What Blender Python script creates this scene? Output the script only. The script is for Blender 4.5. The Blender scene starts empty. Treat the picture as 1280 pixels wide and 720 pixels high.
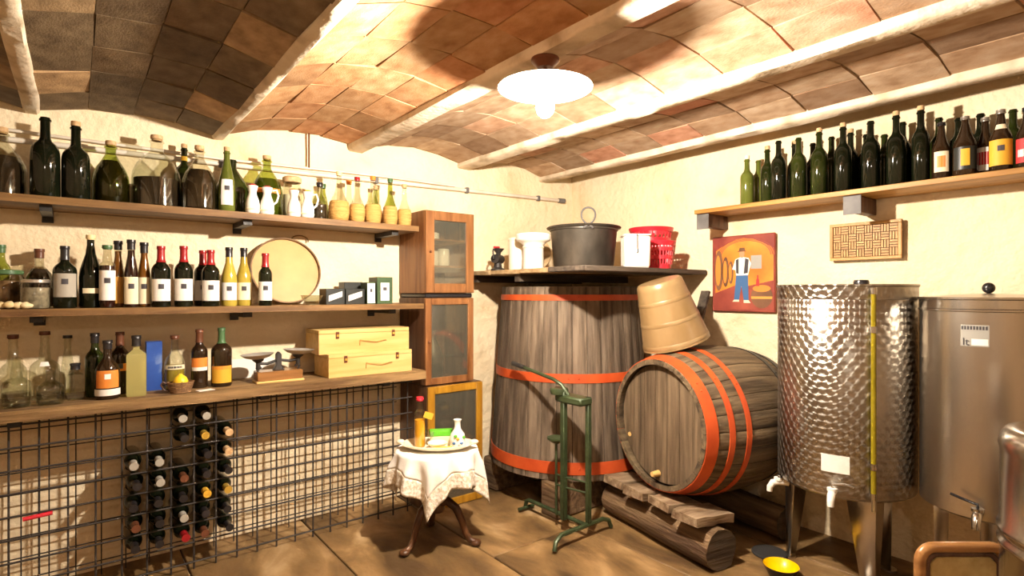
import bpy, bmesh, math, random
from mathutils import Vector, Matrix, noise
random.seed(7)
PI = math.pi
SC = bpy.context.scene
COL = SC.collection

# ------------------------------------------------------------------ camera
cam_d = bpy.data.cameras.new('camera')
cam = bpy.data.objects.new('camera', cam_d); COL.objects.link(cam)
cam.location = (0, 0, 1.4)
cam.rotation_euler = (PI / 2, 0, -math.atan2(.617, .787))
cam_d.sensor_width = 36.0; cam_d.lens = 36 * 698 / 1280
cam_d.shift_y = 5 / 1280; cam_d.clip_start = .02
SC.camera = cam

# ------------------------------------------------------------------ world, exposure
w = bpy.data.worlds.new('world'); SC.world = w; w.use_nodes = True
w.node_tree.nodes['Background'].inputs[0].default_value = (1, .8, .55, 1)
w.node_tree.nodes['Background'].inputs[1].default_value = .02
SC.view_settings.view_transform = 'Standard'; SC.view_settings.look = 'None'
SC.view_settings.gamma = 1; SC.view_settings.use_curve_mapping = False
SC.view_settings.exposure = 1.25
LAMP_POWER = 130        # bulb of the ceiling lamp in view
FILL_LAMP_POWER = 6        # bulb of the unseen fill lamp added behind the camera
LAMP_COLOR = (1, .885, .755)

# ------------------------------------------------------------------ materials
MATS = {}
def nodes_of(name):
    m = bpy.data.materials.new(name); m.use_nodes = True
    nt = m.node_tree; nt.nodes.clear()
    out = nt.nodes.new('ShaderNodeOutputMaterial')
    MATS[name] = m
    return m, nt, out
def lk(nt, a, b): nt.links.new(a, b)
def math_n(nt, op, a, b=None, c=None):
    n = nt.nodes.new('ShaderNodeMath'); n.operation = op
    for i, x in enumerate((a, b, c)):
        if x is None: continue
        if isinstance(x, (int, float)): n.inputs[i].default_value = x
        else: lk(nt, x, n.inputs[i])
    return n.outputs[0]
def c4(c): return (c[0], c[1], c[2], 1)
def mat(name, ramp, scale=6, stretch=(1, 1, 1), rough=.6, metal=0, bump=0, bscale=40, rnd=0, rndramp=None,
        spec=.4, detail=6, dist=0, coat=0, bstretch=None, bdist=.01, rvar=0):
    """noise-coloured principled material; ramp is one colour or a list of (position, colour)"""
    m, nt, out = nodes_of(name)
    p = nt.nodes.new('ShaderNodeBsdfPrincipled'); lk(nt, p.outputs[0], out.inputs[0])
    p.inputs['Roughness'].default_value = rough; p.inputs['Metallic'].default_value = metal
    p.inputs['Specular IOR Level'].default_value = spec
    if coat: p.inputs['Coat Weight'].default_value = coat; p.inputs['Coat Roughness'].default_value = .1
    tc = nt.nodes.new('ShaderNodeTexCoord'); oi = nt.nodes.new('ShaderNodeObjectInfo')
    add = nt.nodes.new('ShaderNodeVectorMath'); add.operation = 'MULTIPLY_ADD'
    lk(nt, oi.outputs['Random'], add.inputs[0]); add.inputs[1].default_value = (17, 23, 31); lk(nt, tc.outputs['Object'], add.inputs[2])
    def nz(sc, st, det, d=0):
        mp = nt.nodes.new('ShaderNodeMapping'); mp.inputs['Scale'].default_value = st
        lk(nt, add.outputs[0], mp.inputs['Vector'])
        n = nt.nodes.new('ShaderNodeTexNoise'); n.inputs['Scale'].default_value = sc; n.inputs['Detail'].default_value = det
        n.inputs['Distortion'].default_value = d
        lk(nt, mp.outputs[0], n.inputs['Vector']); return n.outputs[0]
    if isinstance(ramp, tuple): ramp = [(0, ramp), (1, ramp)]
    n1 = nz(scale, stretch, detail, dist)
    cr = nt.nodes.new('ShaderNodeValToRGB')
    while len(cr.color_ramp.elements) < len(ramp): cr.color_ramp.elements.new(.5)
    for e, (pos, c) in zip(cr.color_ramp.elements, ramp): e.position = pos; e.color = c4(c)
    lk(nt, n1, cr.inputs[0]); col = cr.outputs[0]
    if rndramp:
        r2 = nt.nodes.new('ShaderNodeValToRGB')
        while len(r2.color_ramp.elements) < len(rndramp): r2.color_ramp.elements.new(.5)
        for e, (pos, c) in zip(r2.color_ramp.elements, rndramp): e.position = pos; e.color = c4(c)
        lk(nt, oi.outputs['Random'], r2.inputs[0])
        mx = nt.nodes.new('ShaderNodeMix'); mx.data_type = 'RGBA'; mx.blend_type = 'MULTIPLY'; mx.inputs[0].default_value = 1
        lk(nt, col, mx.inputs[6]); lk(nt, r2.outputs[0], mx.inputs[7]); col = mx.outputs[2]
    if rnd:
        hs = nt.nodes.new('ShaderNodeHueSaturation')
        v = math_n(nt, 'MULTIPLY_ADD', oi.outputs['Random'], 2 * rnd, 1 - rnd)
        lk(nt, v, hs.inputs['Value']); lk(nt, col, hs.inputs['Color']); col = hs.outputs[0]
    lk(nt, col, p.inputs['Base Color'])
    if rvar:
        lk(nt, math_n(nt, 'MULTIPLY_ADD', n1, rvar, rough - rvar / 2), p.inputs['Roughness'])
    if bump:
        b = nt.nodes.new('ShaderNodeBump'); b.inputs['Strength'].default_value = bump; b.inputs['Distance'].default_value = bdist
        lk(nt, nz(bscale, bstretch or stretch, 8), b.inputs['Height']); lk(nt, b.outputs[0], p.inputs['Normal'])
    return m
def glass(name, tint, refl=.06, rough=.03, body=0, bodycol=(.5, .5, .4)):
    """thin-walled glass: tinted transparency with Fresnel gloss, plus an optional cloudy body"""
    m, nt, out = nodes_of(name)
    tr = nt.nodes.new('ShaderNodeBsdfTransparent'); tr.inputs[0].default_value = c4(tint)
    gl = nt.nodes.new('ShaderNodeBsdfGlossy'); gl.inputs['Roughness'].default_value = rough
    fr = nt.nodes.new('ShaderNodeLayerWeight'); fr.inputs[0].default_value = .5
    f = math_n(nt, 'MULTIPLY_ADD', math_n(nt, 'POWER', fr.outputs['Facing'], 2.6), .55, refl)
    base = tr.outputs[0]
    if body:
        df = nt.nodes.new('ShaderNodeBsdfDiffuse'); df.inputs[0].default_value = c4(bodycol)
        m2 = nt.nodes.new('ShaderNodeMixShader'); m2.inputs[0].default_value = body
        lk(nt, tr.outputs[0], m2.inputs[1]); lk(nt, df.outputs[0], m2.inputs[2]); base = m2.outputs[0]
    mx = nt.nodes.new('ShaderNodeMixShader'); lk(nt, f, mx.inputs[0]); lk(nt, base, mx.inputs[1]); lk(nt, gl.outputs[0], mx.inputs[2])
    lk(nt, mx.outputs[0], out.inputs[0]); return m

mat('plaster', [(.25, (.62, .45, .25)), (.42, (.81, .66, .43)), (.7, (.87, .74, .52))], 2.6, rough=.9, bump=.6, bscale=16, spec=.1, bdist=.03)
mat('beam_plaster', [(.3, (.40, .31, .20)), (.5, (.66, .55, .40)), (.7, (.74, .64, .49))], 7, rough=.9, bump=.3, bscale=30, spec=.1, bdist=.02)
mat('bounce_cut_brick', [(.3, (.34, .23, .13)), (.7, (.58, .43, .27))], 6, rough=.9, bump=.5, bscale=30)  # invented dark finish of the unseen walls, holds down bounced light
mat('mortar', [(.3, (.26, .20, .13)), (.7, (.50, .41, .29))], 8, rough=.95, bump=.5, bscale=50, spec=.1)
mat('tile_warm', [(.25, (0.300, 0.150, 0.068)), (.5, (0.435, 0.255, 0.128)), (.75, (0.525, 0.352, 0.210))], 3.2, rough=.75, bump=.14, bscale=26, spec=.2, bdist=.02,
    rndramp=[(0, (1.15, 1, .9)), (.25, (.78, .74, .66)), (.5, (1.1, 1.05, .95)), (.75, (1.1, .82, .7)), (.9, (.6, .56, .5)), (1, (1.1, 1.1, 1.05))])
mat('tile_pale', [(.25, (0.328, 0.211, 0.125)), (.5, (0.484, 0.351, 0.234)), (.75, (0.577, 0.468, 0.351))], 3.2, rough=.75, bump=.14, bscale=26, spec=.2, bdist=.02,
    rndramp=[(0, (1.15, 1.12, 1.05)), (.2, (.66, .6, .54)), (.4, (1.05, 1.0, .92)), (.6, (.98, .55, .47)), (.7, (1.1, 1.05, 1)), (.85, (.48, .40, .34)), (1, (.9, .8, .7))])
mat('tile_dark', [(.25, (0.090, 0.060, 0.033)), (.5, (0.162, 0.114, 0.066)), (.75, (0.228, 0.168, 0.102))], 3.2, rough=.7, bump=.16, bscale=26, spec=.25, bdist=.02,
    rndramp=[(0, (1.1, 1, .85)), (.3, (.6, .55, .48)), (.55, (.95, .9, .8)), (.8, (.7, .66, .6)), (.88, (1.5, 1.4, 1.2)), (.93, (2.9, 2.6, 2.2)), (1, (2.6, 2.3, 1.9))])  # few pale tiles at the top end, also hinting at a patch of light
mat('floor_slab', [(.30, (.060, .033, .012)), (.43, (.14, .080, .029)), (.53, (.21, .122, .046)), (.60, (.30, .185, .078)), (.70, (.45, .31, .16))], 4.2, (1, .5, 1), rough=.55,
    bump=.45, bscale=14, rnd=.12, spec=.3, dist=.6, bdist=.02, detail=10)
mat('floor_gap', (.05, .03, .018), rough=.9)
def wood(name, a, b, ax, **k):
    st = [9, 9, 9]; st['xyz'.index(ax)] = .8
    kw = dict(rough=.55, bump=.25, bscale=7, spec=.3, rnd=.08); kw.update(k)
    return mat(name, [(.34, a), (.66, b)], 3, tuple(st), **kw)
wood('shelf_wood', (.10, .047, .014), (.24, .130, .042), 'x')
wood('shelf_wood_worn', (.11, .058, .020), (.28, .170, .068), 'x', bump=.6, rough=.75)
wood('shelf_wood_gold', (.30, .14, .028), (.50, .265, .07), 'y', rough=.45)
wood('cabinet_wood', (0.150, 0.056, 0.017), (0.285, 0.128, 0.045), 'z', rough=.4)
wood('cabinet_dark', (.06, .025, .012), (.14, .065, .03), 'z', rough=.45)
wood('gold_wood', (.30, .135, .010), (.46, .23, .02), 'z', rough=.35)
wood('pine', (.58, .36, .11), (.72, .49, .19), 'x', rough=.5, bump=.1)
wood('stave_vat', (0.055, 0.037, 0.022), (0.170, 0.125, 0.083), 'z', rough=.7, rnd=.22, bump=.5)
wood('stave_barrel', (0.050, 0.033, 0.018), (0.170, 0.120, 0.065), 'z', rough=.7, rnd=.18, bump=.6)
wood('head_board_wood', (0.059, 0.038, 0.020), (0.167, 0.117, 0.068), 'z', rough=.65, rnd=.12, bump=.5)
wood('log_wood', (0.072, 0.039, 0.018), (0.192, 0.120, 0.060), 'y', rough=.8, bump=.9)
wood('plank_wood', (0.132, 0.078, 0.039), (0.300, 0.216, 0.132), 'x', rough=.8, bump=.8)
wood('dark_plank', (0.033, 0.024, 0.017), (0.096, 0.072, 0.051), 'x', rough=.75, bump=.5)
wood('light_plank', (0.280, 0.175, 0.077), (0.434, 0.308, 0.161), 'x', rough=.7)
wood('table_wood', (.045, .018, .007), (.11, .046, .018), 'z', rough=.3)
wood('chair_wood', (0.182, 0.077, 0.025), (0.336, 0.161, 0.052), 'x', rough=.25, coat=.3)
mat('round_wood', [(.3, (0.44, 0.235, 0.065)), (.7, (0.56, 0.335, 0.11))], 4, (1, 1, 1), rough=.5, bump=.1, bscale=30)
mat('tub_tan', [(.3, (0.20, 0.118, 0.042)), (.55, (0.27, 0.172, 0.075)), (.75, (0.33, 0.23, 0.115))], 5, (1, 1, .5), rough=.32, bump=.12, bscale=12, spec=.5)
mat('hoop_red', [(.3, (0.406, 0.052, 0.010)), (.7, (0.518, 0.084, 0.017))], 9, rough=.5, bump=.15, bscale=40, spec=.35)
mat('black_iron', [(.3, (.02, .018, .016)), (.7, (.05, .045, .04))], 12, rough=.5, metal=.3, bump=.2, bscale=60)
mat('mesh_iron', [(.3, (.022, .018, .016)), (.7, (.055, .045, .038))], 20, rough=.6, metal=.2)
mat('grey_metal', [(.3, (.10, .095, .09)), (.7, (.17, .16, .15))], 14, rough=.6, metal=.1)
mat('pot_metal', [(.25, (.035, .03, .024)), (.6, (.11, .095, .075)), (.8, (.2, .17, .13))], 6, (1, 1, .5), rough=.42, metal=.55, bump=.15, bscale=30)
mat('green_paint', [(.3, (0.021, 0.033, 0.012)), (.7, (0.054, 0.075, 0.030))], 12, rough=.4, metal=.2, bump=.1)
mat('ceramic_white', (.86, .82, .74), rough=.18, spec=.5)
mat('ceramic_cream', [(.3, (.80, .70, .50)), (.7, (.87, .79, .62))], 6, rough=.3, spec=.5)
mat('plastic_white', (.85, .81, .73), rough=.4)
mat('plastic_red', (.62, .02, .035), rough=.35, spec=.5)
mat('plastic_yellow', (.9, .55, .0), rough=.3)
mat('plastic_black', (.015, .014, .016), rough=.25, spec=.5)
mat('rubber_black', (.02, .018, .016), rough=.8)
mat('straw', [(.3, (.44, .23, .055)), (.7, (.64, .38, .11))], 30, (.3, .3, 6), rough=.7, bump=.8, bscale=40, bstretch=(1, 1, 6))
mat('cork', [(.3, (.45, .27, .12)), (.7, (.66, .45, .24))], 60, rough=.9)
mat('wax_cream', (.80, .62, .32), rough=.5)
mat('cap_red', (.30, .012, .014), rough=.3, spec=.5)
mat('cap_black', (.016, .014, .015), rough=.3, spec=.5)
mat('cap_brown', (.13, .045, .02), rough=.35)
mat('cap_gold', (.60, .38, .06), rough=.35, metal=.4)
mat('cap_green', (.06, .13, .05), rough=.35)
mat('cap_silver', (.5, .47, .42), rough=.3, metal=.8)
mat('pan_metal', [(.3, (.50, .46, .40)), (.7, (.62, .58, .51))], 10, rough=.3, metal=.35)
mat('label_white', [(.3, (.80, .76, .68)), (.7, (.86, .82, .75))], 20, rough=.7)
mat('label_grey', (.36, .33, .27), rough=.7)
mat('label_cream', (.78, .68, .46), rough=.7)
mat('label_amber', (.62, .30, .05), rough=.6)
mat('label_orange', (.70, .22, .03), rough=.6)
mat('label_yellow', (.66, .36, .03), rough=.6)
mat('label_red', (.50, .03, .03), rough=.6)
mat('label_purple', (.10, .06, .16), rough=.6)
mat('ink', (.05, .045, .05), rough=.6)
mat('carton_black', (.018, .020, .017), rough=.4)
mat('carton_green', (.04, .075, .03), rough=.4)
mat('carton_blue', [(.35, (.012, .04, .20)), (.6, (.03, .09, .36)), (.72, (.35, .45, .62))], 2.4, (1, 1, .6), rough=.3, dist=1.5)
mat('paper', (.84, .79, .70), rough=.8)
mat('husk', [(.3, (.66, .48, .20)), (.7, (.85, .74, .48))], 12, rough=.8, bump=.5)
mat('glass_dark', [(.3, (.003, .004, .002)), (.7, (.008, .010, .004))], 8, rough=.05, spec=.42)
mat('glass_darkgreen', [(.3, (.006, .009, .002)), (.7, (.026, .034, .006))], 6, rough=.05, spec=.45)
mat('glass_olive', [(.3, (.06, .075, .010)), (.7, (.13, .15, .025))], 6, rough=.07, spec=.6)
mat('glass_brown', [(.3, (.012, .006, .003)), (.7, (.03, .015, .006))], 6, rough=.06, spec=.6)
mat('wine_red', (.03, .006, .006), rough=.1, spec=.5)
mat('wine_dark', [(.3, (.02, .013, .008)), (.7, (.04, .026, .014))], 5, rough=.1, spec=.5)
mat('wine_yellow', [(.3, (.32, .235, .03)), (.7, (.44, .33, .05))], 5, rough=.12, spec=.5)
mat('sight_liquid', [(.3, (.19, .145, .006)), (.7, (.28, .215, .012))], 9, rough=.15, spec=.5)
mat('liquor_amber', [(.3, (.16, .05, .008)), (.7, (.30, .11, .015))], 5, rough=.12, spec=.5)
mat('liquor_orange', [(.3, (.85, .36, .015)), (.7, (.90, .46, .03))], 5, rough=.2)
mat('preserve_brown', [(.35, (.06, .03, .012)), (.6, (.25, .14, .06))], 22, rough=.5)
mat('preserve_grey', [(.35, (.16, .14, .11)), (.6, (.36, .32, .25))], 40, rough=.6)
mat('lemon', [(.3, (.85, .52, .02)), (.7, (.92, .62, .04))], 12, rough=.4, bump=.2, bscale=60)
mat('wicker', [(.3, (0.112, 0.052, 0.021)), (.7, (0.252, 0.133, 0.052))], 30, rough=.7, bump=.6)
mat('cloth', [(.3, (.82, .77, .68)), (.7, (.88, .84, .77))], 14, rough=.9, spec=.1, bump=.1, bscale=120)
mat('lace', [(.42, (.60, .50, .36)), (.58, (.84, .78, .68))], 60, rough=.9, spec=.1, bump=.5, bscale=70)
mat('upholstery', [(.3, (.34, .22, .07)), (.7, (.46, .32, .12))], 30, rough=.9, bump=.3, bscale=120)
mat('lamp_enamel', (.85, .83, .78), rough=.35)
mat('card_green', (.10, .42, .02), rough=.5)
mat('paint_orange', [(.35, (.62, .15, .015)), (.6, (.80, .27, .03)), (.75, (.62, .30, .08))], 5, rough=.5)
mat('paint_maroon', [(.35, (.20, .03, .02)), (.7, (.36, .08, .045))], 6, rough=.5)
mat('paint_brown', [(.35, (.10, .045, .02)), (.7, (.22, .10, .045))], 6, rough=.5)
mat('paint_blue', (.05, .13, .28), rough=.5)
mat('paint_skin', (.50, .26, .13), rough=.5)
mat('paint_grey', (.34, .33, .29), rough=.5)
mat('bamboo', [(.3, (.34, .17, .045)), (.7, (.50, .285, .09))], 9, rough=.5, rnd=.15)
mat('bamboo_back', (.09, .038, .010), rough=.7)
mat('pipe_white', [(.3, (.62, .54, .42)), (.7, (.78, .71, .60))], 10, rough=.6)
mat('steel', [(.3, (.48, .44, .38)), (.7, (.60, .55, .48))], 3, (1, 1, .15), rough=.30, metal=1, bump=.03, bscale=30, bstretch=(6, 6, .3), rvar=.1)
mat('steel_bright', [(.3, (.48, .46, .42)), (.7, (.60, .57, .52))], 8, rough=.22, metal=1)
glass('glass_clear', (.88, .89, .82), .09)
glass('glass_smoky', (.80, .79, .70), .06)
glass('glass_green', (.55, .62, .25), .05)
glass('glass_palegreen', (.74, .80, .55), .05)
glass('glass_frosted', (.82, .80, .45), .05, .2, .45, (.62, .55, .22))
glass('glass_pane', (.82, .82, .75), .10, .06, .10, (.45, .43, .34))
def turned_steel():
    """engine-turned stainless sheet: staggered rows of small discs ground in circles, so the grain runs round each disc"""
    m, nt, out = nodes_of('steel_turned')
    p = nt.nodes.new('ShaderNodeBsdfPrincipled'); lk(nt, p.outputs[0], out.inputs[0])
    p.inputs['Metallic'].default_value = 1; p.inputs['Roughness'].default_value = .34
    p.inputs['Anisotropic'].default_value = .85
    tc = nt.nodes.new('ShaderNodeTexCoord'); sx = nt.nodes.new('ShaderNodeSeparateXYZ'); lk(nt, tc.outputs['Object'], sx.inputs[0])
    ang = math_n(nt, 'ARCTAN2', sx.outputs[1], sx.outputs[0])
    v = math_n(nt, 'DIVIDE', sx.outputs[2], .030)
    u0 = math_n(nt, 'MULTIPLY', ang, 44 / (2 * PI))
    def cell(off):      # one lattice of discs; off shifts it half a disc sideways and half a row up
        fu = math_n(nt, 'SUBTRACT', math_n(nt, 'FRACT', math_n(nt, 'ADD', u0, off)), .5)
        fv = math_n(nt, 'SUBTRACT', math_n(nt, 'FRACT', math_n(nt, 'ADD', math_n(nt, 'MULTIPLY', v, .5), off)), .5)
        du = math_n(nt, 'MULTIPLY', fu, .043); dv = math_n(nt, 'MULTIPLY', fv, .060)
        return du, dv, math_n(nt, 'ADD', math_n(nt, 'MULTIPLY', du, du), math_n(nt, 'MULTIPLY', dv, dv))
    A = cell(0.0); Bc = cell(0.5)
    pick = math_n(nt, 'LESS_THAN', A[2], .0260 ** 2 * .72)
    def mixv(x, y): return math_n(nt, 'ADD', math_n(nt, 'MULTIPLY', x, pick), math_n(nt, 'MULTIPLY', y, math_n(nt, 'SUBTRACT', 1.0, pick)))
    du, dv, d2 = (mixv(A[k], Bc[k]) for k in range(3))
    nu = math_n(nt, 'MULTIPLY', dv, -1.0)
    cx = nt.nodes.new('ShaderNodeCombineXYZ')
    lk(nt, math_n(nt, 'MULTIPLY', math_n(nt, 'MULTIPLY', math_n(nt, 'SINE', ang), -1.0), nu), cx.inputs[0])
    lk(nt, math_n(nt, 'MULTIPLY', math_n(nt, 'COSINE', ang), nu), cx.inputs[1]); lk(nt, du, cx.inputs[2])
    nv = nt.nodes.new('ShaderNodeVectorMath'); nv.operation = 'NORMALIZE'; lk(nt, cx.outputs[0], nv.inputs[0])
    lk(nt, nv.outputs[0], p.inputs['Tangent'])
    b = nt.nodes.new('ShaderNodeBump'); b.inputs['Strength'].default_value = .18; b.inputs['Distance'].default_value = .004
    lk(nt, math_n(nt, 'MULTIPLY', math_n(nt, 'SQRT', d2), -30), b.inputs['Height']); lk(nt, b.outputs[0], p.inputs['Normal'])
    p.inputs['Base Color'].default_value = c4((.40, .37, .325))
turned_steel()
def bulb_mat():
    m, nt, out = nodes_of('bulb_glow')
    t = nt.nodes.new('ShaderNodeBsdfTransparent'); e = nt.nodes.new('ShaderNodeEmission')
    e.inputs[0].default_value = (1, .9, .72, 1); e.inputs[1].default_value = 14
    a = nt.nodes.new('ShaderNodeAddShader'); lk(nt, t.outputs[0], a.inputs[0]); lk(nt, e.outputs[0], a.inputs[1]); lk(nt, a.outputs[0], out.inputs[0])
bulb_mat()

# ------------------------------------------------------------------ mesh helpers
def T(x, y, z): return Matrix.Translation((x, y, z))
def RX(a): return Matrix.Rotation(a, 4, 'X')
def RY(a): return Matrix.Rotation(a, 4, 'Y')
def RZ(a): return Matrix.Rotation(a, 4, 'Z')
class MB:
    def __init__(s): s.v = []; s.f = []
    def add(s, vs, fs, M=None):
        o = len(s.v)
        s.v += [tuple(M @ Vector(v)) if M is not None else tuple(v) for v in vs]
        s.f += [tuple(i + o for i in f) for f in fs]; return s
    def box(s, c, d, M=None):
        x, y, z = (k / 2 for k in d)
        vs = [(c[0] + a * x, c[1] + b * y, c[2] + e * z) for e in (-1, 1) for b in (-1, 1) for a in (-1, 1)]
        return s.add(vs, [(0, 2, 3, 1), (4, 5, 7, 6), (0, 1, 5, 4), (2, 6, 7, 3), (0, 4, 6, 2), (1, 3, 7, 5)], M)
    def lo(s, a, b, M=None):   # box from its two corners
        return s.box([(p + q) / 2 for p, q in zip(a, b)], [abs(q - p) for p, q in zip(a, b)], M)
    def lathe(s, prof, n=20, M=None, a0=0, a1=2 * PI, wob=None):
        full = abs(a1 - a0 - 2 * PI) < 1e-6; m = n if full else n + 1
        vs = []; idx = []
        for r, z in prof:
            if r < 1e-6: idx.append([len(vs)] * m); vs.append((0, 0, z))
            else:
                idx.append(list(range(len(vs), len(vs) + m)))
                for k in range(m):
                    a = a0 + (a1 - a0) * k / n; q = r * (wob(a, z) if wob else 1)
                    vs.append((q * math.cos(a), q * math.sin(a), z))
        fs = []
        for i in range(len(prof) - 1):
            for k in range(n):
                k2 = (k + 1) % m; f = []
                for t in (idx[i][k], idx[i][k2], idx[i + 1][k2], idx[i + 1][k]):
                    if t not in f: f.append(t)
                if len(f) > 2: fs.append(f)
        return s.add(vs, fs, M)
    def tube(s, pts, r, n=8, closed=False, M=None, taper=None):
        P = [Vector(p) for p in pts]; m = len(P); vs = []; up = Vector((0, 0, 1)); prev = None
        for i in range(m):
            a = P[(i - 1) % m] if (closed or i > 0) else P[i]; b = P[(i + 1) % m] if (closed or i < m - 1) else P[i]
            t = (b - a).normalized()
            if prev is None: u = t.cross(up) if abs(t.z) < .9 else t.cross(Vector((1, 0, 0)))
            else: u = prev - t * prev.dot(t)
            u.normalize(); prev = u; w_ = t.cross(u); rr = r * (taper[i] if taper else 1)
            vs += [tuple(P[i] + (u * math.cos(2 * PI * k / n) + w_ * math.sin(2 * PI * k / n)) * rr) for k in range(n)]
        fs = []
        for i in range(m if closed else m - 1):
            j = (i + 1) % m
            for k in range(n): fs.append((i * n + k, i * n + (k + 1) % n, j * n + (k + 1) % n, j * n + k))
        if not closed: fs += [tuple(range(n - 1, -1, -1)), tuple((m - 1) * n + k for k in range(n))]
        return s.add(vs, fs, M)
    def prism(s, poly, y0, y1, M=None):   # polygon in x,z pushed along y
        n = len(poly); vs = [(x, y0, z) for x, z in poly] + [(x, y1, z) for x, z in poly]
        fs = [tuple(range(n)), tuple(range(2 * n - 1, n - 1, -1))] + [(i, (i + 1) % n, n + (i + 1) % n, n + i) for i in range(n)]
        return s.add(vs, fs, M)
    def sphere(s, c, r, n=12, m=8, sc=(1, 1, 1), M=None):
        prof = [(r * math.sin(PI * i / m), -r * math.cos(PI * i / m)) for i in range(m + 1)]
        prof[0] = (0, -r); prof[-1] = (0, r)
        Q = T(*c) @ Matrix.Diagonal((sc[0], sc[1], sc[2], 1))
        return s.lathe(prof, n, (M @ Q) if M is not None else Q)
    def mesh(s, name, m, smooth=35):
        me = bpy.data.meshes.new(name); me.from_pydata(s.v, [], s.f)
        bm = bmesh.new(); bm.from_mesh(me); bmesh.ops.recalc_face_normals(bm, faces=bm.faces); bm.to_mesh(me); bm.free()
        me.materials.append(MATS[m])
        if smooth:
            me.polygons.foreach_set('use_smooth', [True] * len(me.polygons)); me.set_sharp_from_angle(angle=math.radians(smooth))
        me.update(); return me
    def build(s, name, m, parent=None, smooth=35, bev=0, loc=None, rz=0):
        o = put(name, s.mesh(name, m, smooth), parent)
        if loc: o.location = loc
        if rz: o.rotation_euler = (0, 0, rz)
        if bev:
            b = o.modifiers.new('bevel', 'BEVEL'); b.width = bev; b.segments = 1; b.limit_method = 'ANGLE'
        return o
def put(name, me, parent=None, M=None):
    o = bpy.data.objects.new(name, me); COL.objects.link(o); o.parent = parent
    if M is not None: o.matrix_local = M
    return o
def tag(o, label, cat, group=None):
    o['label'] = label; o['category'] = cat
    if group: o['group'] = group
    return o
def thing(name, label, cat, loc=(0, 0, 0), rz=0, group=None):
    o = bpy.data.objects.new(name, None); COL.objects.link(o); o.empty_display_size = .05
    o.location = loc; o.rotation_euler = (0, 0, rz)
    return tag(o, label, cat, group)
def struct(o): o['kind'] = 'structure'; return o
CACHE = {}
def cached(key, fn):
    if key not in CACHE: CACHE[key] = fn()
    return CACHE[key]
def facing(x, y, k=1.0): return k * math.atan2(-x, y)

# ------------------------------------------------------------------ room
XL, XR, YB, YW = -1.25, 3.407, -1.15, 3.5
fl = MB().lo((XL, YB, -.12), (XR + .05, YW + .05, -.012)).build('floor', 'floor_gap'); struct(fl)
fl['label'] = 'worn brown cellar floor of wide slabs'
xs = [XL, -.83, -.19, .455, 1.10, 1.745, 2.39, 3.035, XR + .04]
for i in range(len(xs) - 1):
    cuts = [YB] + sorted(random.uniform(a, a + .5) for a in ((.1, 1.9) if i % 2 else (1.0,))) + [YW + .04]
    for a, b in zip(cuts, cuts[1:]):
        g = .0035
        dx, dy = (xs[i + 1] - xs[i]) / 2 - g, (b - a) / 2 - g
        o = MB().box((0, 0, 0), (2 * dx, 2 * dy, .04)).build('slab', 'floor_slab', fl, bev=.004)
        o.location = ((xs[i] + xs[i + 1]) / 2, (a + b) / 2, -.02 + random.uniform(-.002, .0))
def wall(name, fn, w_, h_, amp, label, m='plaster'):
    nx, nz = int(w_ / .045), int(h_ / .045); mb = MB(); vs = []
    for j in range(nz + 1):
        for i in range(nx + 1):
            u, v = w_ * i / nx, h_ * j / nz
            p = Vector(fn(u, v, 0)) * 3.1
            d = noise.fractal(p, 1.0, 2.0, 4) * amp + noise.noise(Vector(fn(u, v, 0)) * 1.1) * amp
            vs.append(fn(u, v, -amp * 1.0 - abs(d)))
    mb.add(vs, [(j * (nx + 1) + i, j * (nx + 1) + i + 1, (j + 1) * (nx + 1) + i + 1, (j + 1) * (nx + 1) + i) for j in range(nz) for i in range(nx)])
    o = struct(mb.build(name, m, smooth=80)); o['label'] = label; return o
wall('wall_left', lambda u, v, d: (XL + u, YW - d, v), XR - XL + .03, 2.5, .006, 'rough cream plastered wall behind the three bottle shelves')
wall('wall_right', lambda u, v, d: (XR - d, YW + .03 - u, v), YW - YB + .03, 2.5, .006, 'rough cream plastered wall behind the steel tanks')
wall('wall_back', lambda u, v, d: (XL + u, YB + d, v), XR - XL, 2.5, .006, 'unseen brown brick wall opposite the bottle shelves, finish invented to damp bounced light', 'bounce_cut_brick')
wall('wall_front', lambda u, v, d: (XL + d, YB + u, v), YW - YB, 2.5, .006, 'unseen brown brick wall opposite the steel tanks, finish invented to damp bounced light', 'bounce_cut_brick')

ce = MB().lo((XL - .05, YB - .05, 2.47), (XR + .05, YW + .05, 2.55)).build('ceiling', 'mortar'); struct(ce)
ce['label'] = 'low ceiling of shallow brick vaults between plastered beams'
BE = [(-.99, 2.245), (-.158, 2.249), (.638, 2.256), (1.4505, 2.314), (2.289, 2.314), (3.083, 2.314), (3.90, 2.314)]
BWS = [.07, .065, .06, .105, .105, .095, .1]
LIP = [.014, .012, .012, .036, .036, .036, .036]
for k, (bx, bz) in enumerate(BE[:-1]):
    mb = MB(); vs = []; fs = []; n = 60; BW = BWS[k]
    sec = [(-BW / 2, .2), (-BW / 2, .012), (-BW / 2 + .012, 0), (BW / 2 - .012, 0), (BW / 2, .012), (BW / 2, .2)]
    for j in range(n + 1):
        y = YB + (YW + .03 - YB) * j / n
        for q, (dx, dz) in enumerate(sec):
            jt = 0 if q in (0, 5) else .006
            nn = noise.noise_vector(Vector((q * 3.3 + k * 9, y * 3.5, 1.7)))
            vs.append((bx + dx + nn.x * jt, y, bz + dz + nn.z * jt))
    for j in range(n):
        for q in range(5): fs.append((j * 6 + q, j * 6 + q + 1, (j + 1) * 6 + q + 1, (j + 1) * 6 + q))
    fs += [tuple(range(6)), tuple(n * 6 + q for q in range(6))]
    o = mb.add(vs, fs).build('beam', 'beam_plaster', ce, smooth=50)
    o['label'] = 'cream plastered ceiling beam'
TL = .305
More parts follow.
